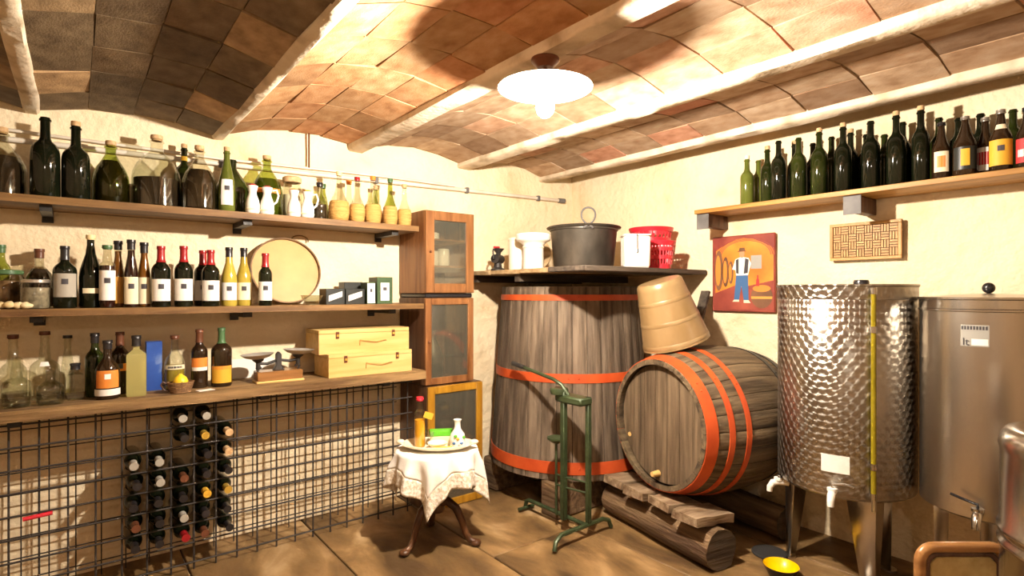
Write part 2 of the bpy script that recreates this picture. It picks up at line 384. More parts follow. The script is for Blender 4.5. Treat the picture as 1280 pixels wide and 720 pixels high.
def tile_mesh(k, m):
    mb = MB(); vs = []
    for e in (0, 1):
        for b in (-.5, .5):
            for a in (-.5, .5): vs.append((a * .985 + random.uniform(-.012, .012), b * .97 + random.uniform(-.012, .012), e * .03 + (random.uniform(-.0035, .0035) if e == 0 else 0)))
    mb.add(vs, [(0, 2, 3, 1), (4, 5, 7, 6), (0, 1, 5, 4), (2, 6, 7, 3), (0, 4, 6, 2), (1, 3, 7, 5)])
    bm_ = mb.mesh('tile', m, 0); return bm_
TMAT = ['tile_dark', 'tile_dark', 'tile_warm', 'tile_pale', 'tile_pale', 'tile_dark']  # dark tiles of the last vault carry the beam's shade in their colour
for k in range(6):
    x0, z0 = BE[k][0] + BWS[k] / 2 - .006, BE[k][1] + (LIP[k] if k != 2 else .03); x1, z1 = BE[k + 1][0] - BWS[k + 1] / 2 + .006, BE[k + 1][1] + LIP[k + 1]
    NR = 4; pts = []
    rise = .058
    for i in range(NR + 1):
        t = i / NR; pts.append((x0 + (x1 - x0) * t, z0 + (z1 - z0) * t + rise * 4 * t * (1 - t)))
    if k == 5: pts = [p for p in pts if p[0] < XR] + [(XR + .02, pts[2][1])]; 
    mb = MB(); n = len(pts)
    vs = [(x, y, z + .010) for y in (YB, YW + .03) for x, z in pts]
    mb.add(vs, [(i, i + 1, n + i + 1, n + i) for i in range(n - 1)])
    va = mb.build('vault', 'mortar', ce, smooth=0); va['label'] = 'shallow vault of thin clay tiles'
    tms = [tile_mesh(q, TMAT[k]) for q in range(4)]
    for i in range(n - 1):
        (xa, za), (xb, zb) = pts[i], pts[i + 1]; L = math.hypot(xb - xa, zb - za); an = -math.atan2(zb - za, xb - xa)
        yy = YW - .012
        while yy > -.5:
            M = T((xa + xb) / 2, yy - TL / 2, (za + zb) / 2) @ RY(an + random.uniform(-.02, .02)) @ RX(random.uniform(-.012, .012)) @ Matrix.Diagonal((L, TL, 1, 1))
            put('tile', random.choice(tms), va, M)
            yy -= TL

# ------------------------------------------------------------------ ceiling lamps
def lamp(x, y, zc, power, label):
    t = thing('ceiling_lamp', label, 'lamp', (x, y, zc))
    MB().lathe([(0, 0), (.055, 0), (.055, -.012), (.03, -.035), (0, -.035)], 20).build('canopy', 'cap_brown', t)
    MB().tube([(0, 0, -.03), (0, 0, -.11)], .008).build('stem', 'cap_brown', t)
    MB().lathe([(0, -.085), (.03, -.086), (.06, -.094), (.15, -.104), (.184, -.112), (.186, -.114), (.182, -.1155), (.15, -.108), (.06, -.098), (.03, -.092), (0, -.092)], 40).build('shade', 'lamp_enamel', t, smooth=60)
    MB().lathe([(0, -.09), (.02, -.09), (.02, -.135), (0, -.135)], 16).build('socket', 'ceramic_white', t)
    MB().lathe([(.0, -.128), (.016, -.13), (.022, -.15), (.034, -.172), (.037, -.192), (.031, -.213), (.017, -.227), (0, -.231)], 20).build('bulb', 'bulb_glow', t, smooth=60)
    l = bpy.data.lights.new('bulb_light', 'POINT'); l.energy = power; l.color = LAMP_COLOR; l.shadow_soft_size = .03
    o = bpy.data.objects.new('bulb_light', l); COL.objects.link(o); o.parent = t; o.location = (0, 0, -.185)
    return t
lamp(1.4505, 1.64, 2.312, LAMP_POWER, 'ceiling lamp with a lit bulb under a flat white enamel shade')
lamp(-.158, -.55, 2.247, FILL_LAMP_POWER, 'unseen second ceiling lamp, added behind the camera as fill light')  # added source, out of view, lifts the shade

# ------------------------------------------------------------------ bottles
def profile(kind, h, r):
    nr = .0145
    base = [(0, .007), (r * .6, .005), (r * .9, 0), (r, .009)]
    if kind == 'bordeaux': body = [(r, .585 * h), (r * .985, .62 * h), (r * .92, .655 * h), (r * .78, .69 * h), (r * .58, .72 * h), (nr * 1.25, .75 * h), (nr * 1.06, .79 * h)]
    elif kind == 'burgundy': body = [(r, .42 * h), (r * .92, .52 * h), (r * .68, .64 * h), (r * .46, .74 * h), (nr * 1.1, .84 * h)]
    elif kind == 'flute': body = [(r, .38 * h), (r * .93, .50 * h), (r * .7, .65 * h), (r * .5, .77 * h), (nr, .88 * h)]
    elif kind == 'magnum': nr = .0185; body = [(r, .52 * h), (r * .985, .57 * h), (r * .92, .62 * h), (r * .79, .66 * h), (r * .60, .69 * h), (nr * 1.3, .715 * h), (nr * 1.08, .75 * h)]
    elif kind == 'demijohn': nr = .022; body = [(r, .40 * h), (r * .95, .50 * h), (r * .78, .62 * h), (r * .5, .74 * h), (nr * 1.15, .83 * h)]
    elif kind == 'globe': nr = .027; body = [(r, .42 * h), (r * .96, .52 * h), (r * .80, .64 * h), (r * .5, .75 * h), (nr * 1.15, .82 * h)]
    elif kind == 'flask': nr = .0155; body = [(r, .40 * h), (r * .97, .49 * h), (r * .82, .58 * h), (r * .55, .65 * h), (nr * 1.15, .71 * h)]
    elif kind == 'fiasco': nr = .0135; base = [(0, .007), (r * .75, 0), (r * .9, .05 * h), (r, .18 * h)]; body = [(r, .30 * h), (r * .86, .42 * h), (r * .58, .53 * h), (r * .38, .64 * h), (nr * 1.1, .80 * h)]
    elif kind == 'decanter': nr = .016; body = [(r, .44 * h), (r * .93, .50 * h), (r * .7, .55 * h), (nr * 1.4, .59 * h)]
    elif kind == 'case': nr = .016; body = [(r, .66 * h), (r * .96, .70 * h), (r * .6, .745 * h), (nr * 1.2, .775 * h)]
    elif kind == 'beer': nr = .0135; body = [(r, .50 * h), (r * .93, .57 * h), (r * .7, .66 * h), (r * .48, .76 * h), (nr * 1.1, .88 * h)]
    elif kind == 'jug': nr = .014; body = [(r * .9, .30 * h), (r * .62, .56 * h), (r * .55, .70 * h), (r * .72, .88 * h), (r * .75, .93 * h)]; return base + body + [(r * .7, .94 * h), (r * .3, .945 * h), (0, .945 * h)], nr
    elif kind == 'jar': nr = r * .8; body = [(r, .74 * h), (r * .95, .82 * h), (nr, .87 * h), (nr, h), (0, h)]; return base + body, nr
    top = [(nr, .86 * h) if body[-1][1] < .85 * h else (nr, .90 * h), (nr, .955 * h), (nr * 1.22, .958 * h), (nr * 1.22, .978 * h), (nr, .982 * h), (nr, h), (0, h)]
    return base + body + top, nr
def rad(pr, z):
    for (r0, z0), (r1, z1) in zip(pr[2:], pr[3:]):
        if z0 <= z <= z1 and z1 > z0: return r0 + (r1 - r0) * (z - z0) / (z1 - z0)
    return pr[-2][0]
def bottle(name, label, loc, kind, h, r, gl, cap=None, caph=.22, cork=None, lab=None, lab2=None, liquid=None, level=.5, group=None,
           face=None, n=22, straw=False, cat='bottle', emblem='ink', band=None):
    x, y, z = loc
    t = thing(name, label, cat, loc, facing(x, y, .8) if face is None else face, group)
    pr, nr = profile(kind, h, r); key = (kind, round(h, 4), round(r, 4), n)
    R45 = RZ(PI / 4) if n == 4 else None
    put('body', cached(key + ('body', gl), lambda: MB().lathe(pr, n, R45).mesh('body', gl, 40)), t)
    if cap:
        def f():
            z0 = h * (1 - caph); q = [(rad(pr, z0) * 1.10 + .0008, z0)] + [(rr * 1.10 + .0008, zz) for rr, zz in pr if z0 < zz < h * .97 and rr > 0] + [(nr * 1.28, h * .97), (nr * 1.28, h + .002), (0, h + .002)]
            return MB().lathe(q, 18).mesh('capsule', cap, 40)
        put('capsule', cached(key + ('cap', cap, caph), f), t)
    if cork:
        put('cork', cached(key + ('cork', cork), lambda: MB().lathe([(nr * .85, h * .98), (nr * .85, h), (nr * 1.05, h + .004), (nr * 1.0, h + .022), (0, h + .023)], 14).mesh('cork', cork)), t)
    for L in (lab, lab2):
        if not L: continue
        m, za, zb, deg = L[:4]; emb = L[4] if len(L) > 4 else True
        def f():
            a = math.radians(deg); zs = [za + (zb - za) * i / 4 for i in range(5)]
            return MB().lathe([(rad(pr, q * h) * 1.012 + .001, q * h) for q in zs], 14, None, -PI / 2 - a, -PI / 2 + a).mesh('label', m, 60)
        lo = put('label', cached(key + ('lab',) + tuple(L), f), t)
        if emb:
            def g():
                zc = (za + (zb - za) * .66) * h; s_ = min(.35 * (zb - za) * h, .012); rr = rad(pr, zc) * 1.03 + .0015
                return MB().lathe([(rr, zc - s_), (rr, zc + s_)], 4, None, -PI / 2 - s_ / rr, -PI / 2 + s_ / rr).mesh('emblem', emblem, 60)
            put('emblem', cached(key + ('emb', emblem) + tuple(L), g), lo)
    if liquid:
        def f():
            q = [(rr * .93, zz + .004) for rr, zz in pr if zz < level * h] ; re = rad(pr, level * h) * .93
            return MB().lathe(q + [(re, level * h), (0, level * h)], n, R45).mesh('liquid', liquid, 40)
        put('liquid', cached(key + ('liq', liquid, level), f), t)
    if straw:
        def f():
            q = [(0, -.001), (r * .72, -.001)]
            for i in range(13):
                zz = .40 * h * i / 12; q.append((rad(pr, max(zz, .001)) * (1.08 + .03 * (i % 2)) if zz > .05 * h else r * (.80 + .25 * zz / (.05 * h)), zz))
            q.append((rad(pr, .40 * h) * .98, .405 * h))
            return MB().lathe(q, 24).mesh('straw_cover', 'straw', 60)
        put('straw_cover', cached(key + ('straw',), f), t)
    return t
# --- the three shelves on the left wall
def shelf(label, x0, x1, y0, y1, zt, th, m, brs, rough=.0, gap_leg=.055):
    t = thing('wall_shelf', label, 'shelf', (x0, y1, zt - th))
    nx = 60; vs = []; fs = []
    for i in range(nx + 1):
        u = (x1 - x0) * i / nx
        for q, (yy, zz) in enumerate(((y0 - y1, 0), (y0 - y1, th), (0, th), (0, 0))):
            nn = noise.noise_vector(Vector((u * 4, q * 2.1, zt * 7)))
            vs.append((u, yy + (nn.x * rough if q < 2 else 0), zz + (nn.z * rough * .6 if q == 0 else 0)))
    for i in range(nx):
        for q in range(4): fs.append((i * 4 + q, i * 4 + (q + 1) % 4, (i + 1) * 4 + (q + 1) % 4, (i + 1) * 4 + q))
    fs += [(0, 1, 2, 3), tuple(nx * 4 + q for q in range(4))]
    MB().add(vs, fs).build('board', m, t, smooth=30)
    for bx in brs:
        mb = MB().lo((-.022, y0 - y1 + .05, -.028), (.022, 0, -.0005)).lo((-.022, -.012, -gap_leg), (.022, 0, -.02))
        mb.prism([(-.003, -.02), (.003, -.02), (.003, -.021), (-.003, -.021)], y0 - y1 + .1, 0)
        o = mb.build('bracket', 'black_iron', t, bev=.002); o.location = (bx - x0, 0, 0)
    return t
S1, S2, S3 = 1.822, 1.327, .905
shelf('uppermost wooden wall shelf, carrying demijohns and straw flasks', -1.1, 1.742, 3.19, 3.5, S1, .034, 'shelf_wood', (-.55, -.10, .735, 1.60))
shelf('middle wooden wall shelf, carrying labelled wine bottles', -1.1, 1.742, 3.125, 3.5, S2, .032, 'shelf_wood', (-.55, -.13, .72, 1.55))
shelf('lowest thick worn wooden wall shelf, above the wire rack', -1.1, 1.742, 3.10, 3.5, S3, .05, 'shelf_wood_worn', (-.2, .8, 1.5), rough=.008)

# --- top shelf
B = bottle
B('demijohn', 'dark demijohn at the end of the top shelf, beside the tall magnums', (-.253, 3.345, S1), 'demijohn', .285, .088, 'glass_smoky', cork='cork', liquid='wine_dark', level=.62, cat='demijohn')
B('magnum_bottle', 'tall dark magnum bottle without a protruding cork, next to a demijohn', (-.103, 3.285, S1), 'magnum', .365, .054, 'glass_dark')
B('magnum_bottle', 'tall dark magnum bottle closed with a tan cork', (.006, 3.285, S1), 'magnum', .345, .054, 'glass_dark', cork='cork')
B('demijohn', 'olive glass demijohn with tan cork between magnum and large clear demijohn', (.1405, 3.355, S1), 'demijohn', .292, .076, 'glass_green', cork='cork', liquid='wine_dark', level=.74, cat='demijohn')
B('demijohn', 'largest demijohn of clear glass, half filled with dark wine', (.330, 3.345, S1), 'globe', .35, .108, 'glass_clear', cork='cork', liquid='wine_dark', level=.42, cat='demijohn')
B('wine_bottle', 'green bottle with yellow neck label behind the clear corked demijohn', (.462, 3.425, S1), 'bordeaux', .345, .045, 'glass_darkgreen', cork='cork', lab=('label_yellow', .80, .87, 70, False))
B('demijohn', 'clear glass demijohn of dark wine with an orange cork', (.512, 3.285, S1), 'demijohn', .315, .083, 'glass_smoky', cork='cork', liquid='wine_dark', level=.66, cat='demijohn')
B('oil_bottle', 'slim yellow-green bottle with white label on the top shelf', (.632, 3.238, S1), 'flute', .318, .04, 'glass_olive', cork='cork', lab=('label_white', .10, .52, 42))
B('demijohn', 'dark green demijohn standing behind the slim white-labelled bottle', (.690, 3.40, S1), 'demijohn', .31, .086, 'glass_darkgreen', cat='demijohn')
B('demijohn', 'green demijohn standing behind a pair of white jugs', (.868, 3.38, S1), 'demijohn', .335, .086, 'glass_green', cork='cork', liquid='glass_olive', level=.66, cat='demijohn', band=1, lab=('label_orange', .40, .48, 50, False))
def jug(label, x, y, top, hand):
    t = thing('ceramic_jug', label, 'jug', (x, y, S1), facing(x, y, .8))
    h, r = .15, .036; pr, nr = profile('jug', h, r)
    put('body', cached(('jugbody',), lambda: MB().lathe([(0, 0), (r * .85, 0), (r, .012), (r, .05), (r * .88, .075), (r * .62, .10), (r * .55, .115), (r * .72, .14), (r * .78, h), (r * .66, h), (r * .5, .12), (0, .11)], 20).mesh('body', 'ceramic_white', 50)), t)
    put('stopper', cached(('jugtop', top), lambda: MB().sphere((0, 0, h), r * .62, 12, 8, (1, 1, .55)).mesh('stopper', top, 60)), t)
    if hand > 0: MB().tube([(hand * (r * .75), 0, .135), (hand * (r * 1.35), 0, .14), (hand * (r * 1.6), 0, .11), (hand * (r * 1.35), 0, .075), (hand * r * .9, 0, .06)], .0055, 8).build('handle', 'ceramic_white', t, smooth=60)
    put('foot_ring', cached(('jugring',), lambda: MB().lathe([(r * 1.0, .018), (r * 1.05, .02), (r * 1.05, .026), (r * 1.0, .028)], 20).mesh('foot_ring', 'label_cream', 60)), t)
jug('handleless white ceramic jug with red top before the green demijohn', .757, 3.235, 'label_red', -1)
jug('white ceramic jug with handle, in front of the green demijohn', .833, 3.24, 'cap_red', 1)
t = thing('glass_jar', 'glass storage jar with tan lid behind white jugs on the top shelf', 'jar', (1.013, 3.40, S1))
MB().lathe([(0, 0), (.050, 0), (.053, .01), (.053, .19), (.045, .21), (.045, .222), (0, .222)], 24).build('body', 'glass_clear', t)
MB().lathe([(0, .003), (.047, .003), (.049, .012), (.049, .15), (0, .15)], 24).build('contents', 'ceramic_cream', t)
MB().lathe([(0, .222), (.051, .222), (.053, .228), (.053, .25), (.042, .258), (0, .258)], 24).build('lid', 'cork', t)
jug('white ceramic jug with orange stopper, in front of the tan-lidded glass jar', .975, 3.235, 'label_orange', -1)
jug('white ceramic jug with yellow stopper and handle, beside the dark vinegar bottle', 1.052, 3.24, 'label_yellow', 1)
B('vinegar_bottle', 'small clear bottle of dark vinegar next to a straw flask', (1.142, 3.30, S1), 'flask', .222, .043, 'glass_clear', cap='cap_black', caph=.1, liquid='wine_dark', level=.42)
B('oil_bottle', 'small green bottle behind the first straw flask', (1.205, 3.425, S1), 'flute', .24, .033, 'glass_green', cap='cap_green', caph=.1)
def fiasco(label, x, y, h, r, gl, cap, **k):
    return B('straw_flask', label, (x, y, S1), 'fiasco', h, r, gl, straw=True, cap=cap, caph=.08, cat='flask', group='straw covered flasks on the top shelf', **k)
fiasco('fattest straw-covered flask, clear neck, beside the dark vinegar bottle', 1.245, 3.262, .295, .055, 'glass_clear', 'wax_cream')
fiasco('clear-necked straw flask behind the second flask from the vinegar bottle', 1.365, 3.41, .28, .045, 'glass_clear', 'label_orange')
fiasco('smaller clear-necked straw flask, second from the vinegar bottle', 1.357, 3.26, .275, .043, 'glass_clear', 'cap_red')
fiasco('straw flask with orange cap between the red-capped and green-necked ones', 1.461, 3.265, .295, .048, 'glass_clear', 'label_orange')
fiasco('straw flask standing behind the orange-capped one', 1.545, 3.415, .265, .045, 'glass_palegreen', 'cork')
fiasco('green-necked straw flask near the wooden cabinet', 1.580, 3.27, .295, .043, 'glass_green', 'cap_green')
fiasco('clear-necked straw flask right beside the wooden cabinet', 1.677, 3.265, .27, .042, 'glass_clear', 'cork')
tag(MB().lathe([(0, 0), (.055, 0), (.057, .004), (.055, .010), (0, .010)], 16).build('cork_mat', 'pine', loc=(-.33, 3.26, S1)), 'pale round cork mat beside the end demijohn', 'mat')

# --- middle shelf
def jar(label, x, y, z, h, r, content, lid):
    t = thing('glass_jar', label, 'jar', (x, y, z))
    MB().lathe([(0, 0), (r * .94, 0), (r, .008), (r, h * .8), (r * .9, h * .87), (r * .9, h * .9), (0, h * .9)], 24).build('body', 'glass_smoky', t)
    MB().lathe([(0, .003), (r * .9, .003), (r * .95, .01), (r * .95, h * .72), (0, h * .72)], 24).build('contents', content, t)
    MB().lathe([(0, h * .9), (r * .93, h * .88), (r * .98, h * .89), (r * .98, h * .98), (r * .9, h), (0, h)], 24).build('lid', lid, t)
jar('wide glass jar of brown preserves with dark green lid', -.240, 3.30, S2, .17, .065, 'preserve_brown', 'cap_green')
B('wine_bottle', 'green bottle neck showing behind the jar of brown preserves', (-.262, 3.425, S2), 'bordeaux', .285, .035, 'glass_green', cap='cap_green', caph=.12)
B('liqueur_bottle', 'round-shouldered bottle of dark liqueur behind the silver-lidded jar', (-.128, 3.415, S2), 'flask', .272, .055, 'glass_smoky', cap='cap_brown', caph=.15, liquid='wine_dark', level=.66)
jar('glass jar of grey preserves with silver lid', -.135, 3.205, S2, .128, .052, 'preserve_grey', 'cap_silver')
mb = MB()
for i in range(7):
    mb.sphere((-.085 + i * .026, random.uniform(-.012, .012), .014 + random.uniform(0, .008)), .019, 10, 7, (1.1, .9, .75), None)
mb.v = [tuple(Vector(v) * (1 + .18 * noise.noise(Vector(v) * 60))) for v in mb.v]
tag(mb.build('dried_garlic', 'husk', loc=(-.235, 3.153, S2 - .001), smooth=60), 'string of dried pale yellow husks in front of the glass jars', 'garlic')
B('wine_bottle', 'squat dark wine bottle with grey label and black capsule', (-.033, 3.225, S2), 'bordeaux', .278, .044, 'glass_dark', cap='cap_black', lab=('label_grey', .18, .56, 62))
B('wine_bottle', 'tallest dark sloping bottle with cream wax top and small cream label', (.060, 3.245, S2), 'burgundy', .335, .044, 'glass_dark', cap='wax_cream', caph=.06, lab=('label_cream', .20, .27, 40, False))
B('liqueur_bottle', 'clear-necked bottle of dark red liqueur with tall white label', (.121, 3.198, S2), 'case', .288, .031, 'glass_smoky', cap='cap_green', caph=.06, liquid='wine_red', level=.68, lab=('label_white', .12, .60, 75))
B('liqueur_bottle', 'slim amber bottle with amber label and black capsule', (.165, 3.26, S2), 'flute', .315, .028, 'glass_smoky', cap='cap_black', caph=.13, liquid='liquor_amber', level=.85, lab=('label_amber', .06, .46, 70, False))
B('liqueur_bottle', 'slim bottle of dark red liqueur with cream label between two amber ones', (.214, 3.215, S2), 'flute', .320, .031, 'glass_smoky', cap='cap_black', caph=.14, liquid='wine_red', level=.85, lab=('label_cream', .05, .45, 60))
B('liqueur_bottle', 'slim amber bottle with cream label and black capsule', (.268, 3.245, S2), 'flute', .312, .030, 'glass_smoky', cap='cap_black', caph=.16, liquid='liquor_amber', level=.85, lab=('label_cream', .05, .46, 60))
def red(label, x, y, h=.295, r=.041):
    return B('wine_bottle', label, (x, y, S2), 'bordeaux', h, r, 'glass_dark', cap='cap_red', caph=.26, lab=('label_white', .10, .46, 66), group='red capped wine bottles on the middle shelf')
red('red-capped white-labelled wine bottle next to the amber liqueur bottles', .334, 3.205)
red('red-capped white-labelled wine bottle standing free in the middle of three', .430, 3.205, .300)
red('red-capped wine bottle half hidden behind its twin', .527, 3.28, .287)
red('red-capped white-labelled wine bottle next to the white wines', .548, 3.19, .285)
B('wine_bottle', 'pale yellow white-wine bottle with black capsule next to red-capped bottles', (.640, 3.225, S2), 'burgundy', .305, .039, 'wine_yellow', cap='cap_black', caph=.16, lab=('label_white', .10, .40, 60))
B('wine_bottle', 'pale yellow white-wine bottle with black capsule beside the round sieve', (.718, 3.255, S2), 'burgundy', .308, .039, 'wine_yellow', cap='cap_black', caph=.15, lab=('label_cream', .10, .40, 60))
red('smaller red-capped wine bottle in front of the round sieve', .806, 3.17, .278, .034)
# round sieve leaning on the wall
t = thing('round_sieve', 'round pale wooden sieve leaning against the wall on the middle shelf', 'sieve', (.985, 3.36, S2))
Mt = T(0, .005, .001) @ RX(math.radians(-14)) @ T(0, 0, .205) @ RX(PI / 2)
MB().lathe([(0, -.012), (.192, -.012), (.192, -.006), (0, -.006)], 48, Mt).build('board', 'round_wood', t)
MB().lathe([(.192, .012), (.200, .012), (.200, -.018), (.192, -.018), (.192, .012)], 48, Mt).build('rim', 'shelf_wood', t)
MB().tube([Mt @ Vector((.10 + .05 * math.cos(a), .20 + .03 * math.sin(a), -.02)) for a in [PI * (-.1 + 1.0 * i / 8) for i in range(9)]], .004, 8).build('handle', 'shelf_wood', t)
# glass dish
t = thing('glass_dish', 'shallow clear glass dish between the round sieve and the black cartons', 'dish', (1.068, 3.215, S2))
MB().lathe([(0, .004), (.03, .0), (.033, .006), (.055, .035), (.062, .055), (.059, .055), (.05, .037), (.028, .010), (0, .008)], 24).build('bowl', 'glass_clear', t, smooth=60)
def carton(label, x0, x1, y0, y1, z, h, m, kind, g=None):
    t = thing('carton', label, 'box', ((x0 + x1) / 2, y0, z), 0, g)
    wd = x1 - x0
    MB().lo((-wd / 2, 0, 0), (wd / 2, y1 - y0, h)).build('box', m, t, bev=.0015)
    if kind == 'diag':
        MB().prism([(-wd * .36, .018), (-wd * .36, .052), (wd * .36, h - .014), (wd * .36, h - .046)], -.0015, .0002).build('label', 'label_white', t)
    elif kind == 'white':
        MB().lo((-wd * .45, -.0015, .006), (wd * .45, .0002, h - .006)).build('label', 'label_white', t)
        MB().lo((-wd * .14, -.0022, h * .55), (wd * .14, -.0012, h * .7)).build('emblem', 'ink', t)
    elif kind == 'frame':
        MB().lo((-wd * .28, -.0015, .02), (wd * .28, .0002, h - .035)).build('label', 'label_white', t)
        MB().lo((-wd * .12, -.0022, h * .5), (wd * .12, -.0012, h * .62)).build('emblem', 'ink', t)
    return t
carton('black carton with slanted white label, next to the glass dish', 1.150, 1.262, 3.215, 3.33, S2, .092, 'carton_black', 'diag')
carton('black carton with slanted white label, between its twin and the white-fronted carton', 1.268, 1.385, 3.215, 3.33, S2, .092, 'carton_black', 'diag')
carton('plain black carton standing behind the labelled black cartons', 1.31, 1.43, 3.345, 3.44, S2, .135, 'carton_black', None)
carton('narrow dark carton with full white front', 1.396, 1.450, 3.205, 3.30, S2, .132, 'carton_green', 'white')
carton('tall dark green carton with framed white label', 1.462, 1.565, 3.205, 3.33, S2, .165, 'carton_green', 'frame')

# --- lowest shelf
D = S3
def clear(label, x, y, kind, h, r, **k): return B('glass_bottle', label, (x, y, D), kind, h, r, 'glass_clear', **k)
clear('clear glass bottle at the outer end of the lowest shelf', -.315, 3.30, 'decanter', .29, .045)
clear('tall empty clear decanter with dark stopper behind a squat clear bottle', -.218, 3.385, 'decanter', .30, .049, cap='cap_brown', caph=.06)
clear('squat clear spirit bottle in front of the tall stoppered decanter', -.196, 3.205, 'decanter', .215, .050, liquid='glass_clear', level=.3)
clear('tall empty clear decanter with wide body, behind the low round flask', -.108, 3.385, 'decanter', .31, .056, cap='cap_brown', caph=.05, lab=('label_white', .50, .56, 20, False))
clear('low round clear flask in front of the wide decanter', -.083, 3.20, 'flask', .150, .049, liquid='glass_clear', level=.35)
clear('thin clear bottle behind the black-capped small bottle', -.025, 3.43, 'flute', .285, .026, cap='cap_black', caph=.04)
clear('small square clear bottle with black cap', .004, 3.265, 'case', .165, .042, n=4, cap='cap_black', caph=.16)
B('liqueur_bottle', 'dark green liqueur bottle with black cap next to the round orange label', (.077, 3.31, D), 'bordeaux', .298, .038, 'glass_darkgreen', cap='cap_black', caph=.15)
B('liqueur_bottle', 'round-bodied brown liqueur bottle with round orange label', (.122, 3.208, D), 'flask', .268, .049, 'glass_brown', cap='cap_black', caph=.14, lab=('label_orange', .20, .50, 56), emblem='label_white', lab2=('label_white', .07, .18, 75, False))
B('liqueur_bottle', 'dark bottle with amber neck behind the round orange label bottle', (.176, 3.33, D), 'bordeaux', .298, .041, 'glass_brown', cap='cap_brown', caph=.22, lab=('label_orange', .38, .50, 50))
B('liqueur_bottle', 'frosted pale yellow bottle with black cap beside the blue carton', (.234, 3.215, D), 'case', .285, .056, 'glass_frosted', n=4, cap='cap_black', caph=.17)
t = carton('blue carton with pale swirl behind the frosted yellow bottle',   .283, .350, 3.315, 3.39, D, .245, 'carton_blue', None)
B('liqueur_bottle', 'clear lemon liqueur bottle behind the small wicker basket', (.405, 3.315, D), 'flask', .272, .047, 'glass_clear', cap='cap_brown', caph=.07, liquid='wine_yellow', level=.45, lab=('label_cream', .38, .46, 62, False), lab2=('ink', .40, .44, 40, False))
def basket():
    t = thing('wicker_basket', 'small wicker basket holding a lemon on the lowest shelf', 'basket', (.412, 3.17, D))
    for i in range(6):
        f = i / 5; MB().tube([((.042 + .014 * f) * math.cos(a), (.034 + .010 * f) * math.sin(a), .005 + .045 * f) for a in [2 * PI * k / 24 for k in range(24)]], .0042, 6, True).build('weave_ring', 'wicker', t, smooth=60)
    for i in range(12):
        a = 2 * PI * i / 12
        MB().tube([(.041 * math.cos(a), .033 * math.sin(a), .002), (.058 * math.cos(a), .046 * math.sin(a), .056)], .003, 6).build('stake', 'wicker', t)
    MB().lathe([(0, .001), (.042, .001), (.042, .006), (0, .006)], 20, Matrix.Diagonal((1, .8, 1, 1))).build('base', 'wicker', t)
    MB().tube([(-.055, 0, .045), (-.075, 0, .06), (-.083, 0, .045), (-.07, 0, .02), (-.047, 0, .012)], .004, 6).build('handle', 'cabinet_dark', t)
basket()
mb = MB().lathe([(0, 0), (.008, .002), (.022, .012), (.033, .030), (.034, .045), (.026, .063), (.012, .073), (.006, .080), (0, .082)], 18)
tag(mb.build('lemon', 'lemon', loc=(.412, 3.172, D + .012), smooth=60), 'yellow lemon lying in the small wicker basket', 'lemon')
B('liqueur_bottle', 'dark bottle with orange and white label beside the wicker basket', (.512, 3.285, D), 'bordeaux', .300, .039, 'glass_brown', cap='cap_brown', caph=.22, lab=('label_orange', .36, .52, 62, False), lab2=('label_white', .30, .36, 60, False))
B('liqueur_bottle', 'dark round-shouldered bottle with yellow label next to the balance scale', (.612, 3.265, D), 'bordeaux', .305, .050, 'glass_brown', cap='cap_green', caph=.26, lab=('label_yellow', .07, .36, 62, False), lab2=('label_orange', .30, .36, 60, False))
tag(MB().lo((0, 0, 0), (.075, .05, .0015)).build('leaflet', 'paper', loc=(.49, 3.135, D), rz=.25), 'small pale leaflet lying beside the wicker basket', 'paper')
t = MB().prism([(0, 0), (.24, 0), (.24, .10), (.2, .118), (0, .11)], 0, .004, RX(math.radians(-9))).build('paper_sheet', 'paper', loc=(.70, 3.475, D)); tag(t, 'white sheet of paper leaning on the wall behind the balance scale', 'paper')
# balance scale
t = thing('balance_scale', 'old kitchen balance scale with two metal pans', 'scale', (.895, 3.25, D), -.04)
MB().lo((-.118, -.055, .012), (.118, .055, .062)).build('base', 'chair_wood', t, bev=.004)
MB().lo((-.124, -.061, 0), (.124, .061, .012)).build('plinth', 'pine', t, bev=.003)
MB().prism([(-.03, .062), (.03, .062), (.014, .09), (.014, .15), (.0, .165), (-.014, .15), (-.014, .09)], -.018, .018).build('pillar', 'black_iron', t, bev=.003)
MB().tube([(-.105, 0, .105), (-.06, 0, .100), (0, 0, .118), (.06, 0, .108), (.105, 0, .115)], .008, 8).build('beam', 'black_iron', t, smooth=60)
for sx, zz in ((-1, .128), (1, .142)):
    MB().lathe([(.008, -.06), (.012, -.05), (.012, -.02), (.03, -.006), (.03, 0), (0, 0)], 14, T(sx * .105, 0, zz)).build('pan_holder', 'black_iron', t)
    MB().lathe([(0, .0), (.03, .001), (.06, .010), (.082, .024), (.085, .024), (.062, .007), (.03, -.003), (0, -.003)], 28, T(sx * .108, 0, zz + .004) @ RY(.05 * sx)).build('pan', 'pan_metal', t, smooth=60)
for sx in (-1, 1):
    MB().tube([(sx * .105, 0, .062), (sx * .112, 0, .078), (sx * .10, 0, .09), (sx * .09, 0, .075)], .007, 8).build('hook', 'black_iron', t)
